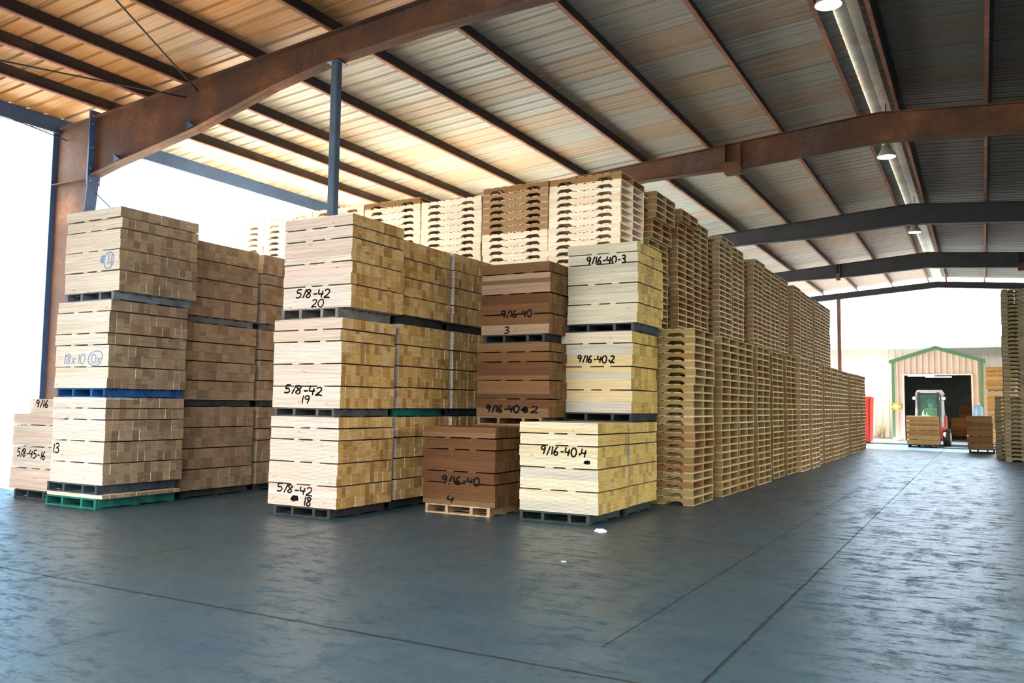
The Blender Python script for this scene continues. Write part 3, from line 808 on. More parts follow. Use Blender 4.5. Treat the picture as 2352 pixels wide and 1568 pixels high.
def bundle(label, x0, x1, y0, y1, z0, z1, units, pal, ncol=12, th=0.0145, group=None, parts=True, jit=1.0, sticks=(0.38, 0.68), texts=(), lean=0.0, name='lumber_bundle'):
    """a unit of boards lying along X; `units` lists the courses of each layer, bottom layer first"""
    t = empty(name, (0, 0, 0)); 
    tag(t, label, 'lumber bundle', group)
    t.location = ((x0 + x1) / 2, (y0 + y1) / 2, z0)
    cx, cy = t.location.x, t.location.y
    gap = 0.015
    nu = sum(units); uh = (z1 - z0 - gap * (len(units) - 1)) / nu
    nb = max(3, round(uh / th)); bh = uh / nb
    rest = MB(); z = z0
    rows = []                                    # (zlo, zhi, yfront)
    cw = (y1 - y0) / ncol
    for li, u in enumerate(units):
        lx = rnd.uniform(-.010, .010) * jit + lean * (z - z0); ly = rnd.uniform(-.007, .007) * jit
        for uidx in range(u):
            ux = rnd.uniform(-.006, .006) * jit; uy = rnd.uniform(-.004, .004) * jit
            sid = rnd.choice(pal['side']); split = rnd.random() < 0.35
            sid2 = rnd.choice(pal['side']) if split else sid
            cols = []
            for c in range(ncol):
                cols.append((rnd.choice(pal['end']), rnd.uniform(-.006, .006) * jit, rnd.choice(pal['end']) if rnd.random() < .3 else None, rnd.randint(2, nb - 1)))
            for k in range(nb):
                zz = z + k * bh
                bx = rnd.uniform(-.0025, .0025) * jit
                for c in range(ncol):
                    e1, ex, e2, cut = cols[c]
                    e = e2 if (e2 and k >= cut) else e1
                    ee = rnd.uniform(-.003, .003)
                    fy = y0 + c * cw + (ly + uy + rnd.uniform(-.0018, .0018) * jit if c == 0 else 0.0)
                    a = (x0 + lx + ux + bx - cx, fy + 0.0006 - cy, zz + 0.0007 - z0)
                    bb = (x1 + lx + ux + ex + ee - cx, y0 + (c + 1) * cw - 0.0012 - cy, zz + bh - 0.0007 - z0)
                    if c == 0:
                        sc = sid if k < nb // 2 else sid2
                        kk = rnd.uniform(.95, 1.04); sc = tuple(q * kk for q in sc)
                        rows.append((zz, zz + bh, fy))
                        if parts:
                            p = MB(); p.box(a, bb, sc, e); p.build('board', M['board'], t)
                        else:
                            rest.box(a, bb, sc, e)
                    else:
                        rest.box(a, bb, pal['side'][0], e, skip='w' if c < ncol else '')
            z += uh
        if li < len(units) - 1:
            for s in sticks:
                sx = x0 + (x1 - x0) * (s + rnd.uniform(-.05, .05))
                w2 = rnd.uniform(.035, .06); pr = rnd.uniform(-.004, .012)
                sl = MB(); sl.box((sx - w2 - cx, y0 - pr - cy, z + .0008 - z0), (sx + w2 - cx, y1 - cy, z + gap - .0008 - z0), tuple(q * .95 for q in pal['side'][0]))
                sl.build('spacer_slat', M['slat'], t) if parts else None
                if not parts: rest.v += [(v[0], v[1], v[2]) for v in sl.v]; n0 = len(rest.v) - 8; rest.f += [tuple(n0 + j for j in q) for q in sl.f]; rest.c += sl.c; rest.sm += sl.sm
            z += gap
    rest.build('lumber', M['board'], t, kind='stuff')
    def yfront(px, pz):
        for a, b2, fy in rows:
            if a <= pz < b2: return fy - cy
        return min(rows, key=lambda q: abs((q[0] + q[1]) / 2 - pz))[2] - cy
    for tx in texts:
        txt, tx0, tzb, hh, ww = tx[:5]; kw = tx[5] if len(tx) > 5 else {}
        write(txt, tx0 - cx, tzb - z0, hh, ww, lambda a, b2: yfront(a + cx, b2 + z0), t, **kw)
    return t

BLK, GRN, BLU, GRY, TAN = (0.035, 0.038, 0.042), (0.015, 0.15, 0.12), (0.02, 0.10, 0.30), (0.20, 0.20, 0.18), (0.42, 0.29, 0.16)
# ---- C: pale 5/8-42 stack and the two behind it
cx0, cx1 = -5.62 * U, -4.83 * U
CY = [(5.65, 6.42), (6.50, 7.36), (7.43, 8.30)]
old_pallet(-5.55 * U, -4.90 * U, 5.64 * U, 6.40 * U, 0, .085 * U, BLK, 'black pallet on the floor under the lumber marked 5/8-42 18')
bundle('pale pine lumber bundle marked 5/8-42 and 18, lowest of its stack', cx0 - .01, cx1 - .01, 5.65 * U, 6.42 * U, .0855 * U, .868 * U, [2, 2, 2, 1, 1], PINE, 12, .0160,
       texts=[('5/8-42', -7.47, .275, .10, .58, {'slope': -.06, 'thick': .012}), ('#', -7.235, .165, .075, .13, {'thick': .018}), ('18', -7.05, .125, .11, .15, {'thick': .013})])
old_pallet(-5.60 * U, -4.90 * U, 5.66 * U, 6.42 * U, .8685 * U, .945 * U, (0.09, 0.095, 0.10), 'dark grey pallet between the bundles marked 18 and 19')
bundle('pale pine lumber bundle marked 5/8-42 and 19, middle of its stack', cx0, cx1, 5.65 * U, 6.41 * U, .9455 * U, 1.732 * U, [2, 2, 2, 1, 1], PINE, 12, .0160,
       texts=[('5/8-42', -7.40, 1.455, .10, .62, {'slope': -.06, 'thick': .014}), ('19', -7.14, 1.325, .10, .17, {'thick': .012})])
old_pallet(-5.56 * U, -4.90 * U, 5.67 * U, 6.42 * U, 1.7325 * U, 1.829 * U, GRY, 'weathered grey pallet under the bundle marked 20')
bundle('pale pine lumber bundle marked 5/8-42 and 20 on top of its stack', cx0 + .06, cx1 + .06, 5.70 * U, 6.46 * U, 1.8295 * U, 2.655 * U, [2, 2, 2, 1, 1], PINE, 12, .0160,
       texts=[('5/8-42', -7.33, 2.615, .105, .56, {'slope': -.05, 'thick': .013}), ('20', -7.07, 2.485, .095, .20, {'thick': .011})])
lev = [(.09, .865, BLK), (.95, 1.755, GRN), (1.85, 2.575, BLK)]
nm = ['lowest', 'middle', 'top']
zb = 0
for i, (a, b2, pc) in enumerate(lev):
    old_pallet(-5.58 * U, -4.92 * U, 6.52 * U, 7.34 * U, zb * U + (0.0005 if i else 0), a * U - .0005, pc, ['black pallet on the floor under the warm pine stack behind bundle 18', 'green pallet showing behind the grey pallet of bundle 19', 'dark pallet near the top of the stack behind bundle 20'][i])
    bundle(f'warm pine lumber bundle with ends showing, {nm[i]} in the stack behind the 5/8-42 stack', -5.64 * U, -4.85 * U, CY[1][0] * U, CY[1][1] * U, a * U, b2 * U, [2, 2, 2, 2], PINE, 12, .016, parts=False)
    zb = b2
lev3 = [(.09, .865), (.95, 1.755), (1.85, 2.585)]
zb = 0
for i, (a, b2) in enumerate(lev3):
    old_pallet(-5.58 * U, -4.92 * U, 7.45 * U, 8.28 * U, zb * U + (0.0005 if i else 0), a * U - .0005, BLK, f'black pallet under the {nm[i]} bundle of the rearmost warm pine stack')
    bundle(f'brownish pine lumber bundle, {nm[i]} in the rearmost stack of the 5/8-42 line', -5.64 * U, -4.84 * U, CY[2][0] * U, CY[2][1] * U, a * U, b2 * U, [2, 2, 2, 2], dict(side=PINE['side'], end=[lerp3(e, (0.3, 0.2, 0.1), .35) for e in PINE['end']]), 12, .016, parts=False)
    zb = b2

# ---- D: brown lumber
old_pallet(-4.53 * U, -3.84 * U, 6.53 * U, 7.10 * U, 0, .0845 * U, TAN, 'tan wooden pallet under the short brown bundle marked 9/16-40 4')
bundle('brown lumber bundle marked 9/16-40 and 4 standing alone in front', -4.57 * U, -3.80 * U, 6.55 * U, 7.10 * U, .085 * U, .79 * U, [2, 1, 2, 1, 1], BROWN, 9, .0145,
       texts=[('9/16-40', -5.905, .36, .10, .56, {'thick': .016}), ('4', -5.82, .13, .095, .12, {'thick': .013})])
old_pallet(-4.40 * U, -3.70 * U, 7.20 * U, 7.90 * U, 0, .0845 * U, BLK, 'black pallet on the floor hidden behind the short brown bundle')
bundle('brown lumber bundle hidden at the foot of the tall brown stack', -4.43 * U, -3.68 * U, 7.20 * U, 7.92 * U, .085 * U, .80 * U, [2, 2, 2, 1], BROWN, 10, .0145, parts=False)
old_pallet(-4.40 * U, -3.68 * U, 7.21 * U, 7.90 * U, .8005 * U, .879 * U, (0.20, 0.12, 0.07), 'brown pallet under the bundle marked 9/16-40 2')
bundle('brown lumber bundle marked 9/16-40 2, lower of two on the tall brown stack', -4.40 * U, -3.60 * U, 7.20 * U, 7.92 * U, .88 * U, 1.60 * U, [2, 2, 2, 1, 1], BROWN, 10, .0145,
       texts=[('9/16-40-', -5.80, 1.245, .095, .58, {'thick': .018}), ('#', -5.24, 1.245, .075, .08, {'thick': .022}), ('2', -5.12, 1.245, .085, .12, {'thick': .014})])
old_pallet(-4.34 * U, -3.66 * U, 7.22 * U, 7.90 * U, 1.6005 * U, 1.684 * U, BLK, 'black pallet under the top brown bundle marked 3')
bundle('brown lumber bundle marked 9/16-40 and 3 on top of the tall brown stack', -4.37 * U, -3.61 * U, 7.22 * U, 7.92 * U, 1.685 * U, 2.385 * U, [2, 2, 2, 1], [dict(side=BROWN['side'] + [(0.36, 0.25, 0.17), (0.40, 0.29, 0.20)], end=BROWN['end'])][0], 10, .0145,
       texts=[('9/16-40', -5.60, 2.50, .095, .47, {'thick': .014}), ('3', -5.56, 2.29, .085, .10, {'thick': .012})])

# ---- E: yellow lumber
old_pallet(-3.565 * U, -2.90 * U, 6.58 * U, 7.26 * U, 0, .0845 * U, (0.03, 0.05, 0.045), 'dark green pallet under the bundle marked 9/16-40.4')
bundle('pale yellow lumber bundle marked 9/16-40.4 at the front of the aisle', -3.575 * U, -2.83 * U, 6.60 * U, 7.29 * U, .085 * U, .85 * U, [2, 2, 2, 1, 1], YELL, 8, .0145,
       texts=[('9/16-40.4', -4.56, .775, .10, .60, {'thick': .013, 'slope': -.03}), ('#', -4.00, .68, .05, .09, {'thick': .012})])
old_pallet(-3.55 * U, -2.88 * U, 7.33 * U, 8.03 * U, 0, .0885 * U, (0.03, 0.045, 0.04), 'dark pallet on the floor behind the pallet of the 9/16-40.4 bundle')
bundle('yellow lumber bundle directly behind the one marked 9/16-40.4', -3.58 * U, -2.83 * U, 7.32 * U, 8.05 * U, .089 * U, .846 * U, [2, 2, 2, 1, 1], YELL, 9, .0145, parts=False)
old_pallet(-3.62 * U, -2.90 * U, 7.56 * U, 8.25 * U, .8465 * U, .930 * U, BLK, 'black pallet under the bundle marked 9/16-40.2')
bundle('yellow lumber bundle marked 9/16-40.2, middle of the yellow stack', -3.655 * U, -2.91 * U, 7.58 * U, 8.30 * U, .931 * U, 1.716 * U, [2, 2, 2, 1], YELL, 8, .0145,
       texts=[('9/16-40.2', -4.70, 1.92, .095, .54, {'thick': .014, 'slope': -.03})])
old_pallet(-3.62 * U, -2.90 * U, 7.60 * U, 8.28 * U, 1.7165 * U, 1.799 * U, (0.05, 0.06, 0.07), 'blackish pallet under the top yellow bundle marked 9/16-40-3')
bundle('pale lumber bundle marked 9/16-40-3 on top of the yellow stack', -3.60 * U, -2.865 * U, 7.60 * U, 8.33 * U, 1.80 * U, 2.585 * U, [2, 2, 2, 1, 1], dict(side=[(0.70, 0.67, 0.54), (0.68, 0.65, 0.50), (0.60, 0.57, 0.46)], end=YELL['end']), 8, .0145,
       texts=[('9/16-40-3', -4.59, 3.225, .10, .57, {'thick': .014, 'slope': -.02})])

# ---- A: left stack on green and blue pallets, two stacks behind
ax0, ax1 = -7.77 * U, -6.99 * U
ay0, ay1 = 4.96 * U, 5.83 * U
old_pallet(-7.79 * U, -7.04 * U, 4.94 * U, 5.80 * U, 0, .093 * U, GRN, 'green pallet on the floor at the foot of the stack marked 13')
bundle('thin layer of boards on the green pallet under the bundle marked 13', -7.79 * U, -6.97 * U, 4.96 * U, 5.80 * U, .0935 * U, .128 * U, [1], GREY, 12, .0150, name='lumber_layer')
old_pallet(-7.79 * U, -7.05 * U, 4.95 * U, 5.81 * U, .1285 * U, .216 * U, (0.05, 0.07, 0.09), 'dark pallet on the thin layer of boards under the bundle marked 13')
bundle('pale lumber bundle marked 13, lowest full bundle on the green pallet', ax0, ax1, ay0, ay1, .2165 * U, 1.012 * U, [2, 2, 2, 1, 1], GREY, 12, .0160,
       texts=[('13', -10.49, .655, .12, .17, {'thick': .012})])
old_pallet(-7.74 * U, -7.03 * U, 4.97 * U, 5.83 * U, 1.0125 * U, 1.098 * U, BLU, 'bright blue pallet under the middle bundle with blue scrawl')
bundle('pale lumber bundle with faded blue scrawl, middle of the green pallet stack', ax0 - .03, ax1 - .02, ay0 + .01, ay1 + .01, 1.0985 * U, 1.915 * U, [2, 2, 1, 2, 1], GREY, 12, .0160,
       texts=[('18x10', -10.37, 1.79, .13, .46, {'thick': .010, 'mat': M['ink_blue']}), ('O', -9.86, 1.80, .13, .30, {'thick': .010, 'mat': M['ink_blue']}), ('0x', -9.80, 1.80, .11, .22, {'thick': .010, 'mat': M['ink_blue']})])
old_pallet(-7.70 * U, -6.99 * U, 4.98 * U, 5.85 * U, 1.9155 * U, 2.000 * U, (0.16, 0.19, 0.22), 'blue grey pallet under the top bundle with the circled mark')
bundle('pale lumber bundle with circled tally mark, top of the green pallet stack', ax0 + .04, ax1 + .08, ay0 + .03, ay1 + .05, 2.0005 * U, 2.785 * U, [2, 2, 2, 1, 1], GREY, 12, .0160,
       texts=[('O', -9.655, 3.02, .15, .20, {'thick': .012, 'mat': M['ink_blue']}), ('11', -9.60, 3.03, .13, .11, {'thick': .012, 'mat': M['ink_blue']}), ('#', -9.72, 3.05, .12, .09, {'thick': .012, 'mat': M['ink_blue']})])
levA = [(.08, .93), (1.01, 1.80), (1.88, 2.66)]
for j, (ya, yb, who) in enumerate(((5.92, 6.86, 'second'), (6.93, 7.85, 'third'))):
    zb = 0
    for i, (a, b2) in enumerate(levA):
        old_pallet(-7.86 * U, -7.14 * U, (ya + .02) * U, (yb - .02) * U, zb * U + (0.0005 if i else 0), a * U - .0005, BLK if i < 2 else (0.14, 0.15, 0.15), f'dark pallet under the {nm[i]} bundle of the {who} grey stack from the open side')
        bundle(f'greyish lumber bundle with ends showing, {nm[i]} in the {who} stack behind bundle 13', -7.90 * U, -7.10 * U, ya * U, yb * U, a * U, b2 * U, [2, 2, 2, 2] if j == 0 else [2, 2, 1, 2], DARKP, 12, .016, parts=False)
        zb = b2

# ---- B: low bundle by the open side
old_pallet(-8.60 * U, -7.93 * U, 5.12 * U, 5.90 * U, 0, .0845 * U, (0.05, 0.06, 0.07), 'dark pallet under the sunlit bundle marked 5/8-45-16')
bundle('sunlit pine lumber bundle marked 5/8-45-16 by the open side', -8.70 * U, -7.86 * U, 5.13 * U, 5.95 * U, .085 * U, .838 * U, [2, 2, 2, 1], PINE, 12, .0160,
       texts=[('5/8-45-16', -11.63, .555, .11, .66, {'thick': .012, 'slope': -.04})])
bundle('short pine lumber layer marked 9/16 lying on the 5/8-45-16 bundle', -8.45 * U, -7.80 * U, 5.14 * U, 5.93 * U, .8385 * U, .990 * U, [1], PINE, 12, .0145,
       texts=[('9/16', -11.26, 1.225, .10, .29, {'thick': .012})], name='lumber_layer')

# ---- far bundles
def far_bundle(label, x0, x1, y0, y1, z0, z1, units, pal, pc, plabel, px=0.0):
    old_pallet(x0 + .05, x1 - .05 + px, y0 + .01, y1, 0, z0 - .0005, pc, plabel)
    bundle(label, x0, x1, y0, y1, z0, z1, units, pal, 8, .022, parts=False, jit=1.6)
far_bundle('brown hardwood bundle standing in front of the forklift', -2.45, -1.42, 33.9, 34.95, .115, 1.13, [1, 1, 1, 1, 1, 1], HARD, BLK, 'dark pallet under the hardwood bundle before the forklift')
far_bundle('dark brown hardwood bundle standing beside the right pallet stack', -.47, .25, 30.9, 31.9, .125, 1.18, [1, 1, 1, 1, 1], dict(side=[lerp3(c, (.12, .07, .04), .45) for c in HARD['side']], end=[(0.75, 0.66, 0.5), (0.66, 0.56, 0.4)]), BLK, 'black pallet under the dark hardwood bundle beside the right stack', .10)
ORNG = dict(side=[(1.05, 0.62, 0.24), (1.12, 0.74, 0.34), (0.98, 0.54, 0.18)], end=[(0.8, 0.7, 0.5), (0.7, 0.56, 0.36)])  # sunlight on the pile put into the side colours
zz = 0.0
for i, (hh, wd) in enumerate(((1.05, 'lowest'), (1.05, 'middle'), (1.02, 'top'))):
    old_pallet(.17, 1.1, 39.0, 40.0, zz + (0.0005 if i else 0), zz + .10, TAN, f'tan pallet under the {wd} sunlit orange bundle far behind the right stack')
    bundle(f'sunlit orange lumber bundle, {wd} of the pile beyond the right pallet stack', .13, 1.15, 39.0, 40.0, zz + .1005, zz + hh, [1, 1, 1, 1, 1], ORNG, 8, .022, parts=False, jit=2.0)
    zz += hh

# ================================================================= far yard building
M['cream'] = paint('cream metal siding', (0.62, 0.54, 0.44), 0.6, 0, 0.08, 1.0)
M['white_siding'] = paint('white metal siding', (0.42, 0.41, 0.37), 0.6, 0, 0.06, 1.0)
M['gtrim'] = paint('green metal trim', (0.10, 0.26, 0.13), 0.5, 0, 0.15, 2)
M['dark_in'] = paint('dim workshop wall', (0.26, 0.28, 0.25), 0.8, 0, 0.3, 2)
M['dirt'] = paint('bare soil', (0.30, 0.22, 0.14), 0.95, 0, 0.4, 5)
PY = 41.6; BY = 44.2
def siding(b, x0, x1, y, z0, z1, pit=0.3):
    x = x0
    while x < x1 - 1e-6:
        xe = min(x + pit, x1); k = (xe - x) / pit
        q = [(x, y), (x + .20 * k, y), (x + .225 * k, y - .03), (x + .27 * k, y - .03), (xe, y)]
        for (a, ya), (c, yc) in zip(q[:-1], q[1:]):
            zz1 = z1(a) if callable(z1) else z1; zz2 = z1(c) if callable(z1) else z1
            b.face([(a, ya, z0), (c, yc, z0), (c, yc, zz2), (a, ya, zz1)])
        x += pit
t = empty('warehouse_building', (-2, BY, 0)); tag(t, 'long pale metal warehouse beyond the end of the hall', 'building')
def under(o): o.parent = t; o.matrix_parent_inverse = Matrix.Translation((2, -BY, 0)); return o
b = MB(); siding(b, -30, -3.3, BY, 0, 4.28); siding(b, -0.2, 26, BY, 0, 4.28)
b.box((-30, BY + .002, 0), (-3.3, BY + .1, 4.28)); b.box((-.2, BY + .002, 0), (26, BY + .1, 4.28)); b.box((-3.3, BY + .002, 3.2), (-.2, BY + .1, 4.28)); under(b.build('siding', M['white_siding']))
b = MB(); b.prism([(BY - .25, 4.26), (BY - .25, 4.34), (BY + 8, 4.95), (BY + 8, 4.90)], 'x', -30, 26); under(b.build('roof', M['galv']))
b = MB(); b.box((-30, BY - .33, 4.22), (26, BY - .24, 4.36)); under(b.build('gutter', paint('pale green gutter', (0.52, 0.62, 0.52), 0.5)))
p = empty('gabled_porch', (-1.8, PY, 0)); tag(p, 'cream gabled porch with green trim around the forklift doorway', 'porch')
def underp(o): o.parent = p; o.matrix_parent_inverse = Matrix.Translation((1.8, -PY, 0)); return o
gx0, gx1, gxm, gz, gzp = -3.56, 0.04, -1.78, 3.52, 4.10
gable = lambda x: gzp - (gzp - gz) * abs(x - gxm) / (gx1 - gxm)
dx0, dx1, dz = -3.06, -0.42, 2.88
b = MB(); siding(b, gx0, dx0, PY, 0, gable, .25); siding(b, dx1, gx1, PY, 0, gable, .23); siding(b, dx0, dx1, PY, dz, gable, .24)
b.box((gx0, PY + .005, 0), (gx0 + .04, BY, gz)); b.box((gx1 - .04, PY + .005, 0), (gx1, BY, gz)); underp(b.build('siding', M['cream']))
b = MB(); b.prism([(gx0 - .06, gz - .02), (gxm, gzp), (gx1 + .06, gz - .02), (gx1 + .06, gz + .03), (gxm, gzp + .05), (gx0 - .06, gz + .03)], 'y', PY - .03, BY); underp(b.build('roof', M['galv']))
for s in (0, 1):
    xa, xb = (gx0 - .1, gxm) if s == 0 else (gxm, gx1 + .1)
    za, zb2 = (gz - .02, gzp + .02) if s == 0 else (gzp + .02, gz - .02)
    b = MB(); b.prism([(xa, za - .1), (xb, zb2 - .1), (xb, zb2 + .06), (xa, za + .06)], 'y', PY - .09, PY - .035); underp(b.build('gable_trim', M['gtrim']))
    x = gx0 if s == 0 else gx1 - .12
    b = MB(); b.box((x, PY - .075, 0), (x + .12, PY - .03, gz)); underp(b.build('corner_trim', M['gtrim']))
b = MB(); b.box((dx0 - .05, PY - .06, dz), (dx1 + .05, PY - .032, dz + .07)); b.box((dx0 - .07, PY - .06, 0), (dx0, PY + .1, dz)); b.box((dx1, PY - .06, 0), (dx1 + .07, PY + .1, dz)); underp(b.build('door_frame', paint('white door frame', (0.8, 0.8, 0.76))))
# workshop interior beyond the doorway
b = MB(); b.box((-5.6, BY + 7.9, 0), (3, BY + 8.0, 4.2)); b.box((-5.7, BY + .2, 0), (-5.6, BY + 8, 4.2)); b.box((3.0, BY + .2, 0), (3.1, BY + 8, 4.2)); struct(b.build('wall_workshop', M['dark_in']))
b = MB(); b.box((-5.7, BY + .12, 3.3), (3.1, BY + 8, 3.36)); struct(b.build('ceiling_workshop', M['dark_in']))
b = MB(); b.box((-5.6, PY + .02, -.06), (3.0, BY + 8, 0.004)); struct(b.build('floor_workshop', paint('workshop concrete', (0.30, 0.29, 0.25), 0.7)))
far_bundle('brown lumber bundle in the dim workshop behind the doorway', -1.35, -.62, 45.2, 46.0, .16, 1.02, [1, 1, 1, 1], HARD, BLK, 'dark pallet under the lumber bundle inside the workshop')
bundle('brown lumber bundle on a bench deeper inside the workshop', -1.05, -.2, 47.4, 48.2, 1.0, 1.62, [1, 1, 1], HARD, 8, .022, parts=False)
t2 = empty('work_bench', (-.62, 47.8, 0)); tag(t2, 'low dark bench under lumber deep inside the workshop', 'bench')
b = MB(); b.box((-.5, -.45, .93), (.5, .45, .9995)); b.build('top', M['dark_in'], t2)
for sx in (-.45, .45):
    for sy in (-.4, .4):
        b = MB(); b.box((sx - .04, sy - .04, 0), (sx + .04, sy + .04, .93)); b.build('leg', M['dark_in'], t2)

M['tube'] = glow('fluorescent tube', (0.95, 1.0, 0.92), 14)
for (x, y, w) in ((-2.6, 45.6, 'left end'), (-1.9, 47.0, 'middle'), (0.4, 47.5, 'right end')):
    t = empty('strip_light', (x, y, 3.0)); tag(t, f'small lit fluorescent strip light at the {w} of the dim workshop', 'lamp', 'workshop strip lights')
    b = MB(); b.box((-.6, -.08, .02), (.6, .08, .07)); b.build('housing', M['galv'], t)
    b = MB(); b.tube([(-.58, 0, 0), (.58, 0, 0)], .018, 8); b.build('tube', M['tube'], t)
    for sx in (-.4, .4):
        b = MB(); b.tube([(sx, 0, .07), (sx, 0, .30)], .008, 5); b.build('hanger', M['wire'], t)
# yellow sign on the porch trim
t = empty('warning_sign', (-3.40, PY - .08, 1.36)); tag(t, 'small yellow sign with white round emblem on the green porch trim', 'sign')
b = MB(); b.box((-.20, -.006, 0), (.20, .006, .27)); b.build('plate', paint('yellow sign face', (0.85, 0.68, 0.05), 0.5, 0, 0.05), t)
b = MB()
b.tube([(-.0, -.007, .135), (-.0, -.011, .135)], .085, 20); b.build('emblem', paint('white emblem', (0.85, 0.85, 0.8), 0.5, 0, 0.02), t)
b = MB()
for s in (-1, 1):
    b.prism([(s * .19, .03), (s * .11, .03), (s * .15, .09)], 'y', -.010, -.006); b.prism([(s * .19, .24), (s * .11, .24), (s * .15, .18)], 'y', -.010, -.006)
b.build('border_marking', M['black'], t)

# red steel bin at the end of the lower row
M['red'] = paint('bright red paint', (0.75, 0.05, 0.04), 0.45, 0, 0.1, 2)
t = empty('steel_bin', (-4.85, 37.2, .06)); tag(t, 'bright red steel bin standing past the end of the lower pallet row', 'bin')
b = MB(); b.prism([(-.9, 0), (.86, 0), (.92, 1.78), (.6, 1.82), (.55, 1.95), (-.9, 1.95)], 'y', -.6, .6); b.build('body', M['red'], t)
for x in (-.5, -.05, .4, .8):
    b = MB(); b.box((x - .04, -.65, .05), (x + .04, -.6, 1.72)); b.build('rib', M['red'], t)
b = MB(); b.box((-.95, -.66, 1.72), (.97, -.6, 1.80)); b.build('rim', M['red'], t)
for x in (-.7, .7):
    b = MB(); b.box((x - .08, -.55, -.06), (x + .08, .55, 0)); b.build('skid', M['black'], t)

# blue water jug and stand by the porch
t = empty('water_jug', (-.16, PY - .35, 1.0)); tag(t, 'translucent blue water jug on a crate beside the doorway', 'jug')
mt, nt, bb = new_mat('blue jug plastic'); bb.inputs['Base Color'].default_value = (0.25, 0.50, 0.75, 1); bb.inputs['Roughness'].default_value = 0.2; bb.inputs['Transmission Weight'].default_value = 0.4
b = MB(); b.lathe([(0, 0), (.17, 0), (.18, .03), (.18, .42), (.15, .50), (.06, .56), (.05, .62), (0, .62)], (0, 0, 0), 20); b.build('bottle', mt, t)
b = MB(); b.lathe([(0, .62), (.055, .62), (.055, .66), (0, .66)], (0, 0, 0), 12); b.build('cap', paint('white cap', (0.8, 0.8, 0.8)), t)
t = empty('wooden_crate', (-.16, PY - .35, 0)); tag(t, 'plain wooden crate holding up the blue water jug', 'crate')
for k in range(5):
    b = MB(); b.box((-.25, -.25, .2 * k + .01), (.25, .25, .2 * k + .19), (0.45, 0.33, 0.2)); b.build('panel_board', M['board'], t)
for sx in (-1, 1):
    b = MB(); b.box((sx * .255 - .02, -.27, 0), (sx * .255 + .02, -.25, .9995), (0.4, 0.28, 0.17)); b.build('corner_post', M['slat'], t)

# soil and weeds at the foot of the warehouse wall
def mound(name, x, y, rx, ry, h, mat, seed):
    r = random.Random(seed); b = MB(); n, mrings = 20, 5
    vs = []
    for k in range(mrings + 1):
        q = k / mrings
        for j in range(n):
            a = 2 * math.pi * j / n; w = 1 + .15 * math.sin(3 * a + seed)
            vs.append((x + rx * q * w * math.cos(a), y + ry * q * w * math.sin(a), -.03 + h * (1 - q * q) * (1 + .2 * r.uniform(-1, 1)) if k < mrings else -.03))
    i = len(b.v); b.v += vs
    for k in range(mrings):
        for j in range(n):
            j2 = (j + 1) % n; b.f.append((i + k * n + j, i + (k + 1) * n + j, i + (k + 1) * n + j2, i + k * n + j2)); b.c.append((1, 1, 1)); b.sm.append(True)
    return b.build(name, mat)
o = mound('soil_bank', -4.6, 43.4, 1.3, .5, .10, M['dirt'], 3); tag(o, 'low bank of bare soil along the warehouse wall', 'soil', kind='stuff')
M['weed'] = paint('dry weed', (0.36, 0.34, 0.20), 0.9, 0, 0.3, 9)
def twig_bush(name, x, y, h, spread, n, mat, label, cat, seed, rad=.012):
    r = random.Random(seed); t = empty(name, (x, y, -.02)); tag(t, label, cat)
    b = MB()
    for k in range(n):
        a = r.uniform(0, 6.28); s = r.uniform(.2, 1) * spread
        tip = Vector((math.cos(a) * s, math.sin(a) * s, h * r.uniform(.6, 1)))
        mid = Vector((tip.x * .35, tip.y * .35, tip.z * .55)) + Vector((r.uniform(-.05, .05), r.uniform(-.05, .05), 0)) * h
        b.tube([(tip.x * .05, tip.y * .05, -.02), mid, tip], [rad, rad * .7, rad * .25], 4)
        for q in range(3):
            u = r.uniform(.35, .95); p0 = mid.lerp(tip, u) if u > .5 else mid * u * 2
            d = Vector((r.uniform(-1, 1), r.uniform(-1, 1), r.uniform(.2, 1))).normalized() * h * r.uniform(.12, .28)
            b.tube([p0, p0 + d * .6, p0 + d + Vector((0, 0, .02 * h))], [rad * .5, rad * .35, rad * .15], 4)
    b.build('twigs', mat, t)
    return t
twig_bush('weed_clump', -4.3, 43.3, .55, .35, 26, M['weed'], 'low green weed clump at the foot of the wall near the red bin', 'weeds', 1, .01)
twig_bush('weed_clump', -4.06, 42.9, .95, .30, 24, M['weed'], 'taller dry weed clump beside the porch corner trim', 'weeds', 2, .01)
# bleached brush beyond the open side
M['brush'] = paint('bleached bare branches', (0.62, 0.57, 0.50), 0.9, 0, 0.1, 3)
for k, (x, y, h, d) in enumerate(((-48, 27, 3.6, 'tallest'), (-52, 31, 3.0, 'middle'), (-45, 27.5, 2.4, 'lowest'), (-56, 32, 4.0, 'farthest'), (-41, 24.6, 2.2, 'nearest'))):
    t = twig_bush('bare_shrub', x, y, h, 2.6, 46, M['brush'], f'bleached bare shrub outside the open side, {d} of the thicket', 'shrub', 20 + k, .035)
    t['group'] = 'bare shrubs beyond the open side'
# grass along the slab edge
r = random.Random(5); b = MB()
for k in range(900):
    x, y = r.uniform(-17.5, -14.7), r.uniform(7, 12.5); h = r.uniform(.05, .2); a = r.uniform(0, 6.28)
    w = .006; dx, dy = math.cos(a), math.sin(a)
    b.face([(x - dy * w, y + dx * w, -.02), (x + dy * w, y - dx * w, -.02), (x + dx * h * .4, y + dy * h * .4, h)])
o = b.build('grass', paint('dry grass', (0.42, 0.42, 0.24), 0.9, 0, 0.2)); tag(o, 'dry grass growing along the slab edge on the open side', 'grass', kind='stuff')

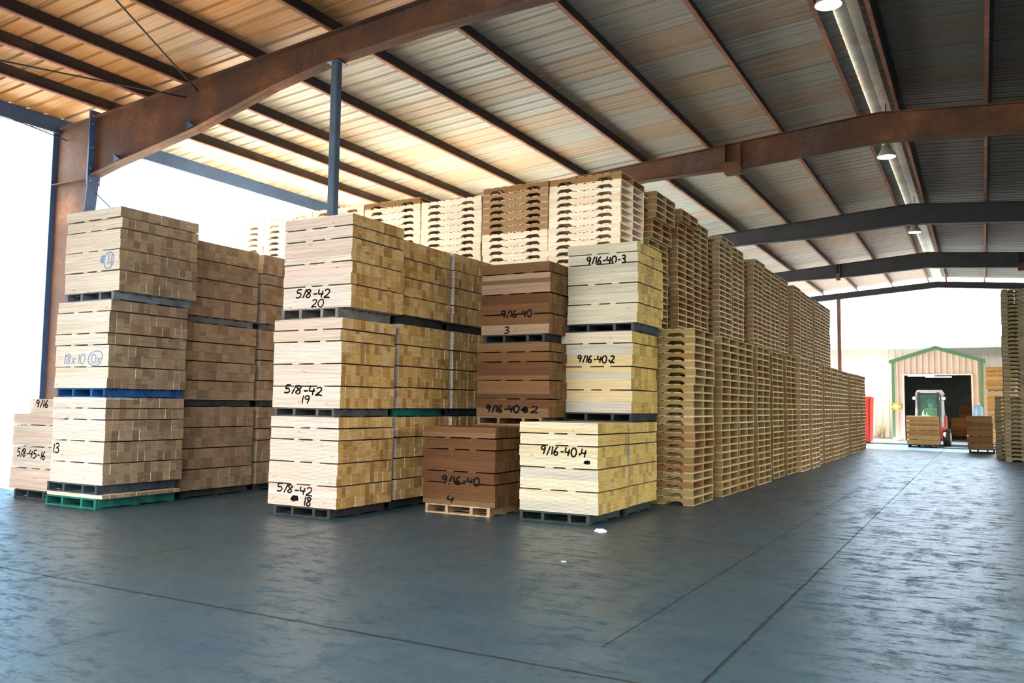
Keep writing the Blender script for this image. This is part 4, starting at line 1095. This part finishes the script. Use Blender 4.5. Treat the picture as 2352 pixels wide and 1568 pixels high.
# white bag of debris by the porch
def crumple(name, loc, sx, sy, sz, seed, mat, label, cat):
    r = random.Random(seed); bm = bmesh.new(); bmesh.ops.create_icosphere(bm, subdivisions=3, radius=1)
    for v in bm.verts:
        k = 1 + r.uniform(-.22, .22); v.co *= k
        v.co = Vector((v.co.x * sx, v.co.y * sy, max(v.co.z, -.55) * sz + .55 * sz))
    me = bpy.data.meshes.new(name); bm.to_mesh(me); bm.free(); me.materials.append(mat)
    at = me.color_attributes.new('Col', 'FLOAT_COLOR', 'CORNER')
    o = bpy.data.objects.new(name, me); COL.objects.link(o); o.location = loc
    return tag(o, label, cat)
M['plastic'] = paint('white plastic film', (0.82, 0.84, 0.86), 0.3, 0, 0.1, 8)
crumple('plastic_bag', (-3.25, 40.9, 0.0), .22, .14, .11, 4, M['plastic'], 'white plastic bag lying on the ground by the porch corner', 'bag')
crumple('plastic_film', (-3.61, 8.49, 0.0), .065, .04, .024, 9, M['plastic'], 'crumpled clear plastic scrap on the floor before the yellow lumber', 'litter')
b = MB(); b.obox((-3.20, 6.72, .004), (.022, .004, 0), (-.0008, .004, 0), (0, 0, .004), (0.9, 0.86, 0.7)); o = b.build('wood_splinter', M['slat']); tag(o, 'tiny pale wood splinter lying alone on the open floor', 'litter')

# ================================================================= forklift with its driver
M['cab'] = paint('white forklift guard', (0.70, 0.72, 0.74), 0.4, 0, 0.1, 3)
M['fbody'] = paint('red forklift body', (0.55, 0.05, 0.04), 0.4, 0, 0.15, 3)
M['fdark'] = paint('dark forklift steel', (0.05, 0.08, 0.08), 0.5, 0.2, 0.2, 3)
mt, nt, bb = new_mat('green tinted cab glass'); bb.inputs['Base Color'].default_value = (0.45, 0.85, 0.72, 1); bb.inputs['Roughness'].default_value = 0.05; bb.inputs['Transmission Weight'].default_value = 0.85; M['fglass'] = mt
M['headlamp'] = glow('headlamp glow', (1.0, 0.98, 0.88), 40)
fx, fy = -1.80, 36.0
t = empty('forklift', (fx, fy, 0)); tag(t, 'forklift with lit headlamps and green cab glass coming out of the doorway', 'forklift')
b = MB(); b.prism([(-.05, .25), (1.95, .25), (2.05, .5), (2.0, 1.05), (1.3, 1.15), (.45, .72), (-.05, .70)], 'x', -.55, .55); b.build('body', M['fbody'], t)
b = MB(); b.prism([(1.4, .3), (2.15, .3), (2.2, .7), (2.1, 1.15), (1.4, 1.15)], 'x', -.52, .52); b.build('counterweight', M['fdark'], t)
for sx in (-1, 1):
    for yy, rad, w in ((.15, .33, .24), (1.55, .27, .2)):
        b = MB(); x = sx * .58
        b.tube([(x - w / 2, yy, rad), (x + w / 2, yy, rad)], rad, 22); wh = b.build('wheel', M['black'], t)
        b = MB(); b.tube([(x + sx * (w / 2 - .01), yy, rad), (x + sx * (w / 2 + .012), yy, rad)], rad * .5, 16); b.build('hub', M['cab'], wh)
for sx in (-1, 1):
    b = MB(); b.box((sx * .33 - .05, -.32, .08), (sx * .33 + .05, -.20, 2.02)); b.build('mast_rail', M['fdark'], t)
    b = MB(); b.box((sx * .25 - .05, -.46 - 1.0, .045), (sx * .25 + .05, -.40, .085)); b.box((sx * .25 - .05, -.46, .045), (sx * .25 + .05, -.41, .6)); b.build('fork', M['fdark'], t)
    b = MB(); b.tube([(sx * .46, .1, .7), (sx * .44, .35, 1.98)], .035, 8); b.build('guard_pillar', M['cab'], t)
    b = MB(); b.tube([(sx * .46, 1.35, 1.1), (sx * .42, 1.2, 1.98)], .035, 8); b.build('guard_pillar', M['cab'], t)
    b = MB(); b.lathe([(.0, 0), (.08, .0), (.09, .05), (.05, .1), (0, .1)], (0, 0, 0), 16)
    h = b.build('headlamp', M['fdark'], t); h.location = (sx * .50, .06, 1.80); h.rotation_euler = (R(90), 0, 0); 
    b = MB(); b.tube([(0, 0, -.012), (0, 0, -.002)], .055, 16)
    lz = b.build('lens', M['headlamp'], h); lz.location = (0, 0, 0.105)
b = MB(); b.box((-.38, -.44, .55), (.38, -.40, .62)); b.box((-.38, -.44, .95), (.38, -.40, 1.02)); b.build('fork_carriage', M['fdark'], t)
b = MB(); b.box((-.34, -.27, 1.93), (.34, -.22, 2.0)); b.build('mast_crossbar', M['fdark'], t)
b = MB()
b.prism([(-.5, 1.97), (-.42, 2.12), (.42, 2.12), (.5, 1.97)], 'y', .28, 1.3)
b.build('overhead_guard', M['cab'], t)
b = MB(); b.obox((0, .23, 1.36), (.40, 0, 0), (0, .012, 0), (0, .10, .58)); b.build('windscreen', M['fglass'], t)
b = MB(); b.box((-.26, .95, .70), (.26, 1.40, .86)); b.box((-.26, 1.32, .86), (.26, 1.46, 1.35)); b.build('seat', M['black'], t)
b = MB(); b.tube([(0, .35, .72), (0, .52, 1.02)], .025, 8); b.tube([(.19 * math.cos(a), .52 + .08 * math.sin(a), 1.03 + .16 * math.sin(a)) for a in [2 * math.pi * k / 20 for k in range(21)]], .014, 6, cap=False); b.build('steering_wheel', M['black'], t)

def skin_body(name, pts, edges, rad, mat, root=0):
    me = bpy.data.meshes.new(name); me.from_pydata(pts, edges, []); me.materials.append(mat)
    o = bpy.data.objects.new(name, me); COL.objects.link(o)
    sk = o.modifiers.new('skin', 'SKIN')
    for i, rv in enumerate(rad):
        me.skin_vertices[0].data[i].radius = rv if isinstance(rv, tuple) else (rv, rv)
    me.skin_vertices[0].data[root].use_root = True
    o.modifiers.new('smooth', 'SUBSURF').levels = 2; o.modifiers['smooth'].render_levels = 2
    return o
px, py, pz = fx, fy + 1.12, .86
P = [(0, 0, .10), (0, .03, .28), (0, .04, .45), (0, .02, .56), (0, 0, .64), (0, -.01, .74), (0, -.01, .83),
     (-.20, .02, .52), (-.26, -.15, .30), (-.17, -.42, .24), (-.16, -.50, .24), (.20, .02, .52), (.26, -.15, .30), (.17, -.42, .24), (.16, -.50, .24),
     (-.10, -.05, .08), (-.13, -.48, .08), (-.13, -.56, -.30), (-.13, -.68, -.36), (.10, -.05, .08), (.13, -.48, .08), (.13, -.56, -.30), (.13, -.68, -.36)]
E = [(0, 1), (1, 2), (2, 3), (3, 4), (4, 5), (5, 6), (2, 7), (7, 8), (8, 9), (9, 10), (2, 11), (11, 12), (12, 13), (13, 14), (0, 15), (15, 16), (16, 17), (17, 18), (0, 19), (19, 20), (20, 21), (21, 22)]
RD = [(.16, .13), (.15, .12), (.17, .11), .06, .075, (.095, .10), .06, .065, .048, .036, .03, .065, .048, .036, .03, .085, .065, .05, .045, .085, .065, .05, .045]
drv = skin_body('person', P, E, RD, paint('driver clothing', (0.30, 0.36, 0.22), 0.8, 0, 0.2)); drv.location = (px, py, pz)
tag(drv, 'seated forklift driver with both hands forward on the wheel', 'person')
vest = skin_body('safety_vest', [(0, 0, .12), (0, .03, .28), (0, .04, .44)], [(0, 1), (1, 2)], [(.172, .142), (.165, .135), (.185, .125)], paint('yellow green vest', (0.55, 0.70, 0.10), 0.8, 0, 0.1)); vest.parent = drv
b = MB(); b.lathe([(.0, .19), (.06, .17), (.10, .10), (.115, .0), (.12, -.01), (.11, -.01)], (0, -.01, .76), 18); cp = b.build('cap', M['fdark'], drv)
